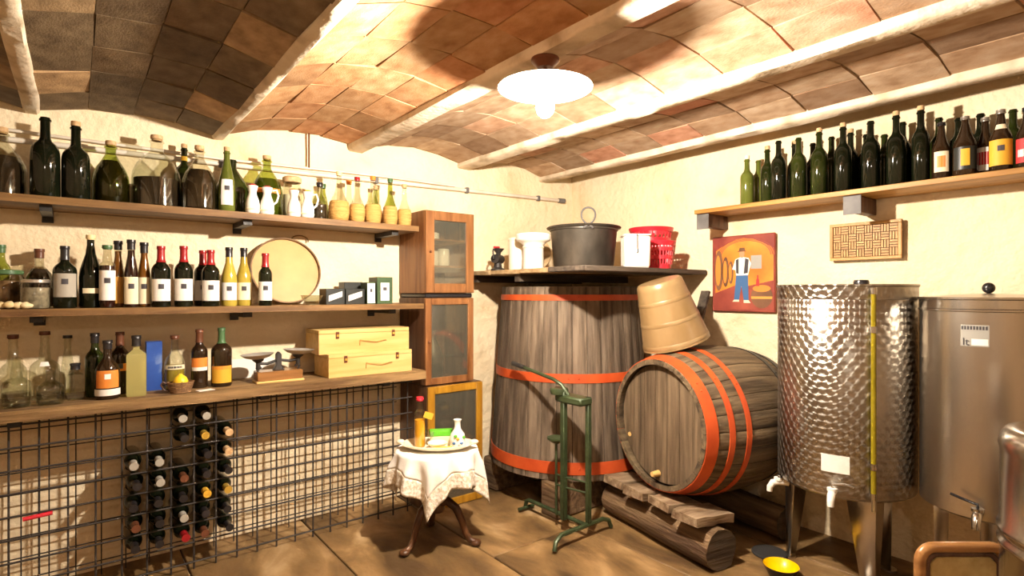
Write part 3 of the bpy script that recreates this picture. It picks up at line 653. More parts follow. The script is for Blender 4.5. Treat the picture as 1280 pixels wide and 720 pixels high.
# pine wine cases
def case(label, x0, x1, y0, y1, z, h, rz, seed):
    t = thing('wooden_case', label, 'case', ((x0 + x1) / 2, (y0 + y1) / 2, z), rz)
    wx, wy = (x1 - x0) / 2, (y1 - y0) / 2; th = .010
    MB().lo((-wx, -wy, 0), (wx, -wy + th, h - .024)).build('front_panel', 'pine', t, bev=.001)
    MB().lo((-wx, wy - th, 0), (wx, wy, h - .024)).build('back_panel', 'pine', t, bev=.001)
    for s in (-1, 1): MB().lo((s * wx, -wy + th, 0), (s * (wx - th), wy - th, h - .024)).build('end_panel', 'pine', t, bev=.001)
    MB().lo((-wx + th, -wy + th, .002), (wx - th, wy - th, .010)).build('bottom', 'pine', t)
    MB().lo((-wx, -wy, h - .023), (wx, wy, h)).build('lid', 'pine', t, bev=.002)
    for sx in (-.62, .62):
        c = MB().lo((sx * wx - .010, -wy - .004, h - .052), (sx * wx + .010, -wy - .0002, h - .012)).build('clasp', 'cap_brown', t, bev=.001)
        MB().lo((sx * wx - .006, -wy - .007, h - .04), (sx * wx + .006, -wy - .004, h - .028)).build('clasp_tongue', 'cap_gold', c)
    MB().tube([(-.04, -wy - .003, h * .3), (-.04, -wy - .008, h * .55), (.0, -wy - .010, h * .5), (.06, -wy - .010, h * .42), (.12, -wy - .008, h * .5), (.13, -wy - .003, h * .46)], .0022, 6).build('cord_handle', 'straw', t)
case('lower pine wine case, longer, resting on the lowest shelf', 1.145, 1.675, 3.16, 3.40, D, .135, .0, 1)
case('upper pine wine case resting on another pine case', 1.10, 1.665, 3.18, 3.42, D + .135, .14, -.02, 2)

# --- wire rack under the lowest shelf: front and rear mesh
def mesh_panel(label, y, x0, x1, zs, xs_, r):
    t = thing('wire_mesh', label, 'rack', (x0, y, 0))
    vm = MB().tube([(0, 0, .002), (0, 0, .85)], r, 6).mesh('vertical_wire', 'mesh_iron', 60)
    hm = MB().tube([(0, 0, 0), (x1 - x0, 0, 0)], r, 6).mesh('horizontal_wire', 'mesh_iron', 60)
    for x in xs_: put('vertical_wire', vm, t, T(x - x0, 0, 0))
    for z in zs: put('horizontal_wire', hm, t, T(0, -2 * r, z))
    return t
xv = [-.62 + .0997 * i for i in range(24)]
mesh_panel('front panel of the black wire bottle rack under the lowest shelf', 3.215, -.66, 1.70, [.04 + .0985 * i for i in range(9)], xv, .0046)
mesh_panel('rear panel of the black wire bottle rack, near the wall', 3.43, -.66, 1.70, [.075 + .0985 * i for i in range(8)], [x + .028 for x in xv[:-1]], .0032)
# bottles lying in the rack, necks to the room
cells = {0: (1, 2, 3, 4, 5), 1: (1, 2, 3, 4, 5), 2: (1, 2, 3, 4, 6, 7), 3: (1, 2, 3, 4, 5, 6, 7), 4: (1, 2, 3, 4, 5, 6)}
capc = ['cap_black', 'label_grey', 'cap_black', 'cap_brown', 'cap_black', 'cap_brown', 'cap_black', 'cap_black']
special = {(3, 6): 'cap_gold', (3, 3): 'label_yellow', (2, 1): 'cap_red', (0, 5): 'label_grey', (1, 5): 'label_grey', (4, 6): 'cork', (4, 5): 'cork', (2, 7): 'label_grey', (4, 3): 'cap_gold'}
words = {'cap_black': 'black', 'label_grey': 'grey', 'cap_brown': 'brown', 'cap_red': 'red', 'cap_gold': 'golden', 'label_yellow': 'yellow', 'cork': 'tan'}
k = 0
for ci, rows in cells.items():
    for ro in rows:
        cap = special.get((ci, ro), capc[(k * 5 + ci) % 8]); k += 1
        x = xv[8] + .0997 * (ci + .5); z = .04 + .0985 * (ro + .0) + .046
        t = thing('wine_bottle', '%s-capped bottle in the wire rack, %s up in the %s' % (words[cap], ('lowest', 'second', 'third', 'fourth', 'fifth', 'sixth', 'seventh')[rows.index(ro)], ('column farthest from the table', 'fourth column from the table', 'third column from the table', 'second column from the table', 'column nearest the table')[ci]), 'bottle', (x, 3.46, z), random.uniform(-.03, .03), 'bottles lying in the wire rack')
        M = RX(PI / 2)
        pr, nr = profile('bordeaux', .295, .037)
        put('body', cached(('rackbody',), lambda: MB().lathe(pr, 18, M).mesh('body', 'glass_dark', 40)), t)
        put('capsule', cached(('rackcap', cap), lambda: MB().lathe([(.0168, .225), (.0165, .29), (.019, .2905), (.019, .298), (0, .298)], 14, M).mesh('capsule', cap, 40)), t)
tag(MB().tube([(0, 0, 0), (.10, 0, .006)], .009, 10).build('red_rod', 'plastic_red', loc=(-.175, 3.198, .418)), 'short bright red plastic rod stuck in the wire rack', 'rod')

# --- conduit along the left wall
t = thing('conduit', 'painted pipes running along the plaster above the top shelf', 'pipe', (.3, 3.48, 2.1))
MB().tube([(-1.2, 0, .0), (.3, 0, .02), (.9, 0, .03), (1.5, -.005, .045), (2.2, 0, .06), (2.95, 0, .075)], .013, 10).build('pipe', 'pipe_white', t, smooth=60)
MB().tube([(-1.2, .004, .055), (.4, .004, .05), (1.05, .004, .07), (1.3, .004, .075), (1.9, .004, .078)], .008, 8).build('thin_pipe', 'pipe_white', t, smooth=60)
for x, z in ((.35, .02), (1.28, .04), (2.0, .057), (2.7, .07)): MB().lo((x - .012, -.018, z - .02), (x + .012, .012, z + .02)).build('clip', 'grey_metal', t, bev=.002)
MB().tube([(2.93, 0, .075), (2.99, -.012, .075)], .02, 10).build('end_cap', 'grey_metal', t)
tag(MB().tube([(0, 0, 0), (0, .0, .21)], .006, 8).build('iron_rod', 'cap_brown', loc=(1.137, 3.475, 2.165)), 'thin brown iron rod fixed upright on the wall above the flasks', 'rod')

# --- cabinets at the end of the shelves
def cabinet(label, x0, x1, y0, y1, z0, z1, side, frame, fw, shelves, handle=True):
    t = thing('glass_cabinet', label, 'cabinet', ((x0 + x1) / 2, y1, z0))
    wx, dy, h = (x1 - x0) / 2, y1 - y0, z1 - z0; th = .016
    for s in (-1, 1): MB().lo((s * wx, -dy + .02, 0), (s * (wx - th), 0, h)).build('side_panel', side, t, bev=.001)
    MB().lo((-wx + th, -dy + .02, 0), (wx - th, 0, th)).build('bottom_panel', side, t)
    MB().lo((-wx + th, -dy + .02, h - th), (wx - th, 0, h)).build('top_panel', side, t)
    MB().lo((-wx + th, -.010, th), (wx - th, 0, h - th)).build('back_panel', side, t)
    for z in shelves: MB().lo((-wx + th, -dy + .05, z), (wx - th, -.010, z + .012)).build('inner_shelf', side, t)
    d = MB()
    for s in (-1, 1): d.lo((s * wx, -dy, .002), (s * (wx - fw), -dy + .02, h - .002))
    d.lo((-wx + fw, -dy, .002), (wx - fw, -dy + .02, fw + .002)).lo((-wx + fw, -dy, h - fw), (wx - fw, -dy + .02, h - .002))
    d = d.build('door', frame, t, bev=.003)
    MB().lo((-wx + fw - .004, -dy + .008, fw), (wx - fw + .004, -dy + .011, h - fw + .002)).build('pane', 'glass_pane', d)
    if handle: MB().sphere((-wx + fw * .5, -dy - .008, h * .5), .008, 10, 8).build('knob', 'cap_brown', d)
    return t
cabinet('small brown wooden cabinet with glass door, uppermost of the stack', 1.760, 2.128, 3.13, 3.495, 1.392, 1.925, 'cabinet_wood', 'cabinet_wood', .062, (.17, .345))
cabinet('dark brown cabinet with large glass door, middle of the stack', 1.760, 2.128, 3.135, 3.495, .80, 1.362, 'cabinet_dark', 'cabinet_wood', .045, ())
tag(MB().lo((0, 0, 0), (.36, .34, .028)).build('filler', 'plastic_black', loc=(1.764, 3.145, 1.363), bev=.006), 'flat black tray standing for the shade in the gap between the two brown cabinets', 'filler')  # black slab painting the shade of the gap between the cabinets
cabinet('golden-framed glass cabinet at floor level, lowest of the stack', 1.765, 2.185, 3.11, 3.495, .0, .795, 'cabinet_dark', 'gold_wood', .05, (.4,))
for x, y, z, r, h, lb in ((1.90, 3.30, 1.392 + .357, .05, .05, 'stack of white saucers on the top shelf inside the uppermost cabinet'), (1.89, 3.28, 1.392 + .182, .045, .10, 'white cup inside the uppermost cabinet beside a white tin'),
                          (1.99, 3.30, 1.392 + .182, .042, .12, 'white tin inside the uppermost cabinet beside a white cup')):
    tag(MB().lathe([(0, 0), (r * .8, 0), (r, h * .15), (r, h * .9), (r * .9, h), (0, h * .97)], 20).build('white_cup', 'ceramic_white', loc=(x, y, z)), lb, 'cup')
tag(MB().tube([(.045 * math.cos(a), .045 * math.sin(a), .01) for a in [2 * PI * i / 20 for i in range(20)]], .008, 8, True).build('metal_ring', 'grey_metal', loc=(1.97, 3.27, 1.411)), 'dark metal ring lying on the floor of the uppermost cabinet', 'ring')
B('decanter', 'long-necked dark pewter pitcher inside the middle cabinet', (1.875, 3.25, .818), 'demijohn', .33, .07, 'pot_metal', cat='pitcher')

# ------------------------------------------------------------------ upright vat in the corner
def stave_mesh(name, m, rf, L, N, th, nz=14, crown=0):
    """one stave about the z axis, centred on angle 0; rf(t) is the outer radius at t in 0..1"""
    vs = []; fs = []; da = PI / N * .965
    for i in range(nz + 1):
        t = i / nz; r = rf(t)
        for rr, sg in ((r, (-1, -.8, 0, .8, 1)), (r - th, (1, 0, -1))):
            for s in sg:
                q = rr - (.003 if abs(s) == 1 and rr == r else 0)
                vs.append((q * math.cos(s * da), q * math.sin(s * da), t * L))
    for i in range(nz):
        for k in range(8): fs.append((i * 8 + k, i * 8 + (k + 1) % 8, (i + 1) * 8 + (k + 1) % 8, (i + 1) * 8 + k))
    fs += [tuple(range(8)), tuple(nz * 8 + k for k in range(8))]
    return MB().add(vs, fs).mesh(name, m, 25)
VX, VY, VB, VT = 2.825, 2.925, .22, 1.435
vat = thing('wooden_vat', 'tall tapered wooden vat with three red hoops in the corner', 'vat', (VX, VY, VB))
rv = lambda t: .578 - .095 * t - .006 * math.cos(PI * t)
NV = 34; sm = stave_mesh('stave', 'stave_vat', rv, VT - VB, NV, .035)
for i in range(NV): put('stave', sm, vat, RZ(2 * PI * i / NV))
def hoop(parent, z0, z1, rf, L, M=None, name='hoop', m='hoop_red', th=.005, n=64):
    q = []
    zs = [z0 + (z1 - z0) * i / 4 for i in range(5)]
    q = [(rf(z / L) + .0005, z) for z in zs] + [(rf(z / L) + th, z) for z in reversed(zs)]
    q.append(q[0]); o = MB().lathe(q, n, M).build(name, m, parent, smooth=40)
    mb = MB()
    for k in range(2):
        a = -2.35 + k * .12; zc = (z0 + z1) / 2; r = rf(zc / L) + th
        mb.sphere((r * math.cos(a), r * math.sin(a), zc), .006, 8, 6, M=M)
    mb.build('rivet', m, o)
for z0, z1 in ((.040, .115), (.605, .662), (1.125, 1.163)): hoop(vat, z0, z1, rv, VT - VB)
for i in range(6):
    x0 = -.42 + i * .84 / 6; x1 = x0 + .84 / 6 - .004; hw = math.sqrt(max(.012, .445 ** 2 - max(abs(x0), abs(x1)) ** 2)) * .98
    MB().lo((x0, -hw + .01, 1.15), (x1, hw - .01, 1.175)).build('lid_board', 'dark_plank', vat)
    x0 *= 1.13; x1 *= 1.13; hw = math.sqrt(max(.02, .52 ** 2 - max(abs(x0), abs(x1)) ** 2)) * .95
    MB().lo((x0, -hw, .03), (x1, hw, .055)).build('bottom_board', 'dark_plank', vat)
for yy, lb in ((VY - .33, 'nearer dark timber carrying the wooden vat'), (VY + .3, 'farther dark timber carrying the wooden vat')):
    tag(MB().lo((-.5, -.08, 0), (.5, .08, .219)).build('timber', 'log_wood', loc=(VX, yy, 0), bev=.012), lb, 'timber')

# corner platform over the vat
cs = thing('corner_shelf', 'plank shelf filling the corner above the vat', 'shelf', (2.28, 2.2, 1.52))
ys = [(-.02, .30, 'dark_plank', -.05), (.305, .63, 'light_plank', .0), (.635, .96, 'light_plank', .01), (.965, 1.295, 'light_plank', -.005)]
for a, b, m, x0 in ys:
    MB().lo((x0, a, .0), (1.122, b, .030)).build('board', m, cs, bev=.004)
for yy in (.7, 1.2): MB().lo((.04, yy - .03, -.05), (1.12, yy + .03, -.0005)).build('batten', 'dark_plank', cs)
CZ = 1.55
# cast-iron grinder
t = thing('meat_grinder', 'black cast-iron grinder with a red knob at the end of the corner shelf', 'grinder', (2.38, 3.20, CZ), .5)
MB().lathe([(0, 0), (.05, 0), (.05, .012), (.03, .025), (.025, .06), (.035, .075), (0, .075)], 18).build('foot', 'black_iron', t)
MB().tube([(-.05, 0, .085), (.05, 0, .085)], .032, 14).build('barrel', 'black_iron', t)
MB().lathe([(.014, .10), (.018, .13), (.04, .155), (.042, .16), (.036, .16), (0, .14)], 16, T(.01, 0, 0)).build('hopper', 'black_iron', t)
MB().tube([(-.05, 0, .085), (-.075, 0, .085), (-.08, 0, .14), (-.055, 0, .155)], .006, 8).build('crank', 'black_iron', t)
MB().tube([(-.06, 0, .165), (.02, 0, .170)], .008, 8).build('knob', 'plastic_red', t)
t = thing('cream_canister', 'tall cream cylinder canister between black grinder and white flared pot', 'canister', (2.46, 3.075, CZ))
MB().lathe([(0, 0), (.062, 0), (.064, .004), (.063, .21), (0, .21)], 24).build('body', 'ceramic_cream', t)
MB().lathe([(0, .21), (.066, .209), (.067, .222), (.06, .23), (0, .232)], 24).build('lid', 'ceramic_cream', t)
t = thing('white_pot', 'white ceramic pot with wide flared rim beside the black cauldron', 'pot', (2.44, 2.88, CZ))
MB().lathe([(0, 0), (.068, 0), (.072, .006), (.070, .165), (.09, .185), (.114, .195), (.118, .205), (.118, .238), (.112, .242), (.104, .24), (.10, .205), (.06, .18), (.058, .02), (0, .015)], 32).build('body', 'ceramic_white', t, smooth=50)
MB().lathe([(.0698, .145), (.0735, .148), (.0735, .156), (.0698, .160)], 28).build('ring', 'ceramic_cream', t)
t = thing('round_board', 'round wooden board propped behind the white pot and cauldron', 'board', (2.66, 3.14, CZ), -.7)
MB().lathe([(0, -.01), (.13, -.01), (.133, 0), (.13, .01), (0, .01)], 32, T(0, 0, .1275) @ RX(math.radians(75))).build('disc', 'light_plank', t)
MB().box((0, .03, .13), (.2, .014, .03), RX(math.radians(-14))).build('cross_bar', 'light_plank', t)
# cauldron
t = thing('cauldron', 'large black metal cauldron with upright ring handle on the corner shelf', 'pot', (2.83, 2.79, CZ), math.radians(0))
MB().lathe([(0, 0), (.17, 0), (.20, .012), (.212, .04), (.232, .27), (.238, .285), (.258, .292), (.262, .30), (.255, .306), (.236, .300), (.224, .27), (.205, .05), (.17, .02), (0, .015)], 48).build('body', 'pot_metal', t, smooth=50)
MB().lathe([(.234, .275), (.2405, .278), (.2405, .290), (.236, .293)], 48).build('band', 'pot_metal', t)
rt = Vector((.787, -.617, 0)); fw = Vector((-.617, -.787, 0)) * .245
MB().tube([fw + rt * (.052 * math.sin(a) * (.6 + .4 * math.sin(a / 2))) + Vector((0, 0, .30 + .055 * (1 - math.cos(a)))) for a in [2 * PI * i / 26 for i in range(26)]], .006, 8, True).build('ring_handle', 'grey_metal', t, smooth=60)
MB().tube([fw * 1.0 + rt * -.03 + Vector((0, 0, .275)), fw * 1.03 + Vector((0, 0, .302)), fw + rt * .03 + Vector((0, 0, .275))], .008, 8).build('handle_lug', 'grey_metal', t)
# white canister
t = thing('white_canister', 'square white enamel canister between cauldron and red baskets', 'canister', (2.765, 2.275, CZ), -.655)
MB().prism([(-.068, 0), (.068, 0), (.078, .005), (.08, .2), (-.08, .2), (-.078, .005)], -.068, .068).build('body', 'ceramic_white', t, bev=.012)
MB().lo((-.082, -.072, .198), (.082, .072, .208)).build('rim', 'ceramic_white', t, bev=.004)
MB().tube([(-.005, -.074, .207), (-.005, -.076, .12), (.0, -.076, .10), (-.008, -.076, .09)], .003, 6).build('wire_hook', 'black_iron', t)
# red baskets
def red_basket(label, loc, r0, r1, h, tilt, rz):
    t = thing('red_basket', label, 'basket', loc, rz, 'red plastic baskets on the corner shelf')
    M = RX(tilt)
    N = 26
    rr = lambda z: r0 + (r1 - r0) * z / h
    MB().lathe([(0, .0), (r0, 0), (r0 + .002, .035), (r0 - .003, .035), (r0 - .004, .004), (0, .004)], 32, M).build('base', 'plastic_red', t)
    for k in range(N):
        a = 2 * PI * k / N; c, s = math.cos(a), math.sin(a)
        MB().tube([(rr(.03) * c, rr(.03) * s, .03), (rr(h - .02) * c, rr(h - .02) * s, h - .02)], .0058, 5, M=M).build('bar', 'plastic_red', t)
    for z in (.42 * h, .72 * h):
        MB().lathe([(rr(z) - .003, z - .012), (rr(z) + .005, z - .012), (rr(z) + .006, z + .012), (rr(z) - .003, z + .012), (rr(z) - .003, z - .012)], 32, M).build('ring', 'plastic_red', t)
    MB().lathe([(rr(h) - .004, h - .03), (rr(h) + .005, h - .03), (rr(h) + .014, h - .004), (rr(h) + .012, h), (rr(h) - .002, h), (rr(h) - .004, h - .03)], 32, M).build('rim', 'plastic_red', t)
red_basket('taller red slotted plastic basket standing behind the lower red one', (3.215, 2.505, CZ), .098, .142, .30, .0, .5)
red_basket('lower red slotted plastic basket beside the white canister', (3.055, 2.31, CZ), .072, .092, .185, .0, .2)

# ------------------------------------------------------------------ barrel on its cradle
BX0, BL, BY, BZ = 2.565, .77, 1.962, .66   # head centre, length
BA = math.radians(-10.5)
ba = thing('wine_barrel', 'oak barrel lying on a timber cradle, red hoops, head to the room', 'barrel', (BX0 + BL / 2 * math.cos(BA), BY + BL / 2 * math.sin(BA), BZ - .44), BA)
rb = lambda t: .360 + .062 * (1 - (2 * t - 1) ** 2)
Mb = T(-BL / 2, 0, .44) @ RY(PI / 2)
NB = 28; sm = stave_mesh('stave', 'stave_barrel', rb, BL, NB, .028, 16)
for i in range(NB): put('stave', sm, ba, Mb @ RZ(2 * PI * i / NB + .05))
for z0, z1 in ((.004, .066), (.130, .162), (.235, .266)): hoop(ba, z0, z1, rb, BL, Mb)
for z0, z1 in ((BL - .165, BL - .130), (BL - .07, BL - .004)): hoop(ba, z0, z1, rb, BL, Mb, m='black_iron')
hw = .330; nb_ = 7
for i in range(nb_):
    y0 = -hw + 2 * hw * i / nb_; y1 = y0 + 2 * hw / nb_ - .0025
    for zz in (.035, BL - .055):
        pl = []
        for q in range(7):
            y = y0 + (y1 - y0) * q / 6; pl.append((y, math.sqrt(max(hw * hw - y * y, 1e-4))))
        pl += [(y, -z) for y, z in reversed(pl)]
        mb = MB(); n = len(pl)
        vs = [(-BL / 2 + zz, y, .44 + z) for y, z in pl] + [(-BL / 2 + zz + .02, y, .44 + z) for y, z in pl]
        mb.add(vs, [tuple(range(n)), tuple(range(2 * n - 1, n - 1, -1))] + [(a, (a + 1) % n, n + (a + 1) % n, n + a) for a in range(n)])
        mb.build('head_board', 'head_board_wood', ba, smooth=0)
MB().lathe([(0, -.05), (.014, -.05), (.018, 0), (0, 0)], 12, T(-BL / 2 + .036, .02, .44 - .285) @ RY(PI / 2)).build('tap_plug', 'pine', ba)
MB().lathe([(0, -.006), (.012, -.006), (.014, 0), (0, 0)], 12, T(-BL / 2 + .036, .27, .44 - .12) @ RY(PI / 2)).build('peg', 'pine', ba)
# cradle
def log(label, x, y0, y1, r, seed):
    t = thing('cradle_log', label, 'log', (x, y0, 0))
    vs = []; n = 14; m = 12
    for j in range(m + 1):
        y = (y1 - y0) * j / m
        for k in range(n):
            a = 2 * PI * k / n; q = r * (1 + .10 * noise.noise(Vector((math.cos(a) * 1.2, y * 3, math.sin(a) * 1.2 + seed))))
            vs.append((q * math.cos(a), y, max(q * math.sin(a), -r * .93) + r * .93))
    fs = [(j * n + k, j * n + (k + 1) % n, (j + 1) * n + (k + 1) % n, (j + 1) * n + k) for j in range(m) for k in range(n)]
    MB().add(vs, fs).build('trunk', 'log_wood', t, smooth=50)
    MB().add([vs[k] for k in range(n)], [tuple(range(n))], T(0, -.001, 0)).build('cut_end', 'dark_plank', t)
    MB().add([vs[m * n + k] for k in range(n)], [tuple(range(n))], T(0, .001, 0)).build('cut_end', 'dark_plank', t)
    return t
log('rough log at the front of the barrel cradle', 2.56, 1.56, 2.41, .106, 1).rotation_euler.z = BA
log('rough log at the back of the barrel cradle', 3.17, 1.52, 2.24, .095, 5).rotation_euler.z = BA
def board(label, c, d, rz, m='plank_wood', tilt=0):
    vs = []
    mb = MB(); nx = 5
    for i in range(nx + 1):
        for (b, e) in ((-1, -1), (1, -1), (1, 1), (-1, 1)):
            nn = noise.noise_vector(Vector((c[0] * 5 + i, c[1] * 9 + b, e)))
            vs.append((d[0] * (i / nx - .5), b * d[1] / 2 + nn.y * .014, e * d[2] / 2 + nn.z * .012))
    fs = [(i * 4 + k, i * 4 + (k + 1) % 4, (i + 1) * 4 + (k + 1) % 4, (i + 1) * 4 + k) for i in range(nx) for k in range(4)] + [(0, 1, 2, 3), tuple(nx * 4 + k for k in range(4))]
    o = mb.add(vs, fs, RY(tilt)).build('cradle_board', m, smooth=25, loc=c, rz=rz); return tag(o, label, 'board')
def on_log(u, v): return (2.56 - u * math.sin(BA) + v * math.cos(BA), 1.56 + u * math.cos(BA) + v * math.sin(BA), .237)
board('rough short board on the cradle log, at its round cut end', on_log(.12, .0), (.28, .165, .048), BA + .06, tilt=.08)
board('rough short board on the cradle log, second from the cut end', on_log(.315, -.01), (.23, .165, .042), BA - .04, tilt=.10)
board('rough short board on the cradle log, third from the cut end', on_log(.51, -.01), (.27, .165, .046), BA + .03, tilt=.10)
board('rough short board on the cradle log, last towards the vat', on_log(.725, -.01), (.22, .18, .042), BA, tilt=.08)
# tan tub upside down on the barrel
t = thing('tan_tub', 'tan tapered tub standing tilted upside down on the barrel', 'tub', (2.83, 2.02, 1.098), 0)
Mt = RZ(math.radians(-38)) @ RY(math.radians(-17)) @ RX(math.radians(4))
H = .385; rt_ = lambda t_: .198 - .066 * t_
MB().lathe([(.183, .0), (.198, 0)] + [(rt_(i / 10), H * i / 10) for i in range(1, 10)] + [(.134, H * .97), (.124, H), (0, H), (0, H - .012), (.11, H - .012), (.17, 0)], 40, Mt).build('body', 'tub_tan', t, smooth=40)
for zf in (.03, .36, .68): MB().lathe([(rt_(zf) + .0005, H * zf), (rt_(zf) + .0018, H * (zf + .01)), (rt_(zf + .05) + .0018, H * (zf + .05)), (rt_(zf + .06) + .0005, H * (zf + .06))], 40, Mt).build('band', 'tub_tan', t, smooth=60)
t2 = thing('wooden_stave', 'dark stave leaning against the wall behind the tan tub', 'board', (3.16, 2.14, 1.03), 0)
MB().box((0, 0, .2), (.02, .06, .42), RY(math.radians(24))).build('board', 'dark_plank', t2)

# ------------------------------------------------------------------ green bottle corker
t = thing('bottle_corker', 'green iron floor corker with long lever before the vat', 'corker', (2.29, 2.33, 0))
G = 'green_paint'
def bar(pts, r, name, n=8, m=G): return MB().tube(pts, r, n).build(name, m, t, smooth=45)
bar([(-.27, -.12, 0.012), (-.25, -.11, .055), (-.20, -.10, .075), (.14, -.09, .075), (.19, -.09, .055), (.21, -.09, .012)], .013, 'foot')
bar([(.0, -.09, .075), (-.01, .40, .075), (-.01, .43, .06), (-.01, .44, .012)], .013, 'spine')
bar([(-.07, .43, .02), (.05, .43, .02)], .012, 'foot')
MB().lo((.005, -.104, .07), (.035, -.076, .80)).build('upright', G, t, bev=.004)
MB().lo((-.055, .035, .07), (-.022, .068, .82)).build('upright', G, t, bev=.004)
MB().lo((-.062, -.108, .755), (.04, .11, .80)).build('head', G, t, bev=.01)
MB().lathe([(.0, .0), (.05, .0), (.055, .02), (.05, .035), (0, .035)], 18, T(-.04, .09, .80)).build('jaw', G, t)
bar([(-.03, .02, .80), (-.05, .06, .86), (-.06, .12, .885), (-.05, .42, .925)], .011, 'lever')
bar([(-.05, .40, .922), (-.05, .52, .938)], .015, 'grip', m='black_iron')
bar([(-.04, .115, .08), (-.04, .115, .52)], .008, 'plunger_rod')
MB().lathe([(0, .0), (.012, -.03), (.05, -.006), (.055, 0), (.055, .010), (0, .012)], 20, T(-.04, .115, .53)).build('bottle_plate', G, t)
for z in (.26, .32): bar([(-.04, .115, z), (-.038, .05, z), (.02, -.09, z - .01)], .006, 'cross_rod')

# ------------------------------------------------------------------ round table
TX, TY, TH = 1.60, 2.72, .525
t = thing('side_table', 'small round pedestal table on three curved dark wooden feet', 'table', (TX, TY, 0))
MB().lathe([(0, TH - .024), (.20, TH - .024), (.212, TH - .016), (.212, TH - .006), (.205, TH), (0, TH)], 40).build('table_top', 'table_wood', t)
MB().lathe([(0, .17), (.03, .17), (.045, .19), (.03, .23), (.022, .30), (.035, .36), (.022, .40), (.03, .47), (.07, TH - .024), (0, TH - .024)], 20).build('pedestal', 'table_wood', t, smooth=60)
for k in range(3):
    a = math.atan2(-.617, .787) + math.radians(-150 + 120 * k + 18); c, s = math.cos(a), math.sin(a)
    pts = [(.02, .22), (.06, .235), (.11, .20), (.145, .13), (.165, .07), (.19, .03), (.225, .018)]
    MB().tube([(q * c, q * s, z) for q, z in pts], .022, 10, taper=[1.1, 1.15, 1.05, .9, .8, .8, .95]).build('leg', 'table_wood', t, smooth=60)
    MB().sphere((.225 * c, .225 * s, .0185), .030, 12, 8, (1, 1, .62)).build('foot', 'table_wood', t)
def cloth():
    vs = []; fs = []; n = 64; hs = .388; R = .220; off = math.atan2(-.787, -.617) + PI / 4 - .06; band = []
    for j in range(n + 1):
        for i in range(n + 1):
            u, v = -hs + 2 * hs * i / n, -hs + 2 * hs * j / n
            r = math.hypot(u, v); a = math.atan2(v, u)
            if r <= R: p = (u, v, TH + .0025)
            else:
                d = r - R; k = min(1, d / .09)
                fold = .020 * math.sin(9 * a + .8) + .011 * math.sin(16 * a + 2.0) + .012 * math.cos(4 * a + PI) * -1
                rr = R + .004 + k * .014 + d * .10 + k * fold * min(1.4, .4 + d * 5)
                p = (rr * math.cos(a), rr * math.sin(a), TH + .0025 - max(0, d - .01) * .97)
            vs.append(p)
    F1 = []; F2 = []
    for j in range(n):
        for i in range(n):
            f = (j * (n + 1) + i, j * (n + 1) + i + 1, (j + 1) * (n + 1) + i + 1, (j + 1) * (n + 1) + i)
            (F2 if min(i, j, n - 1 - i, n - 1 - j) in (0, 1, 2, 3, 4, 5, 6) else F1).append(f)
    c = thing('tablecloth', 'white cotton tablecloth with lace border draped over the round table', 'tablecloth', (TX, TY, 0), off)
    for nm, F, m in (('cloth', F1, 'cloth'), ('lace_border', F2, 'lace')):
        o = MB().add(vs, F).build(nm, m, c, smooth=70)
        bm = bmesh.new(); bm.from_mesh(o.data); bmesh.ops.delete(bm, geom=[v for v in bm.verts if not v.link_faces], context='VERTS'); bm.to_mesh(o.data); bm.free()
        s_ = o.modifiers.new('thick', 'SOLIDIFY'); s_.thickness = .0015
cloth()
TZ = TH + .0045
mb = MB(); pr_ = [(0, .004), (.10, .004), (.14, .012), (.175, .030), (.18, .034), (.172, .036), (.135, .020), (.10, .011), (0, .010)]
tw = lambda a, z: 1 + .035 * math.cos(10 * a) * (z > .02)
ORZ = math.atan2(-.617, .787)
t = thing('platter', 'large cream oval platter with scalloped rim on the tablecloth', 'platter', (TX - .01, TY - .02, TZ), ORZ)
MB().lathe(pr_, 60, Matrix.Diagonal((1.16, .68, 1, 1)), wob=tw).build('dish', 'ceramic_cream', t, smooth=60)
for s in (-1, 1): MB().sphere((s * .205, 0, .038), .020, 10, 8, (1.2, 1, .7)).build('handle', 'ceramic_cream', t)
def on_table(dx, dy, dz=.010): # dx to the right as seen from the room, dy towards the wall corner
    c, s = math.cos(ORZ), math.sin(ORZ)
    return (TX - .01 + dx * c - dy * s, TY - .02 + dx * s + dy * c, TZ + dz)
t = bottle('juice_bottle', 'slim clear bottle of orange liqueur with red cap and yellow tag', on_table(-.098, .0), 'case', .275, .031, 'glass_clear', cap='plastic_red', caph=.07, liquid='liquor_orange', level=.55, cat='bottle')
MB().lo((-.045, -.036, .165), (.005, -.034, .20), RY(.35)).build('tag', 'label_yellow', t)
t = thing('ceramic_bottle', 'small white ceramic bottle with blue and yellow painted flowers', 'bottle', on_table(.112, -.005), 0)
MB().lathe([(0, 0), (.035, 0), (.042, .01), (.043, .05), (.038, .075), (.02, .10), (.0165, .115), (.0165, .14), (.023, .153), (.019, .154), (.012, .14), (0, .135)], 24).build('body', 'ceramic_white', t, smooth=60)
for a0, z, m in ((-2.6, .03, 'paint_blue'), (-2.1, .055, 'label_yellow'), (-1.6, .03, 'paint_blue'), (-1.2, .06, 'card_green'), (-1.9, .02, 'paint_grey'), (-2.4, .07, 'card_green')):
    MB().sphere((.0425 * math.cos(a0) * .98, .0425 * math.sin(a0) * .98, z), .010, 8, 6, (1, 1, .8)).build('painted_flower', m, t)
t = thing('gift_box', 'small green-topped box behind the platter bowl', 'box', on_table(.015, .045), ORZ + .15)
MB().lo((-.062, -.022, 0), (.062, .022, .052)).build('box', 'label_cream', t, bev=.002)
MB().lo((-.064, -.024, .052), (.064, .024, .085)).build('lid', 'card_green', t, bev=.003)
t = thing('bowl', 'small cream bowl on the oval platter', 'bowl', on_table(.005, -.035), 0)
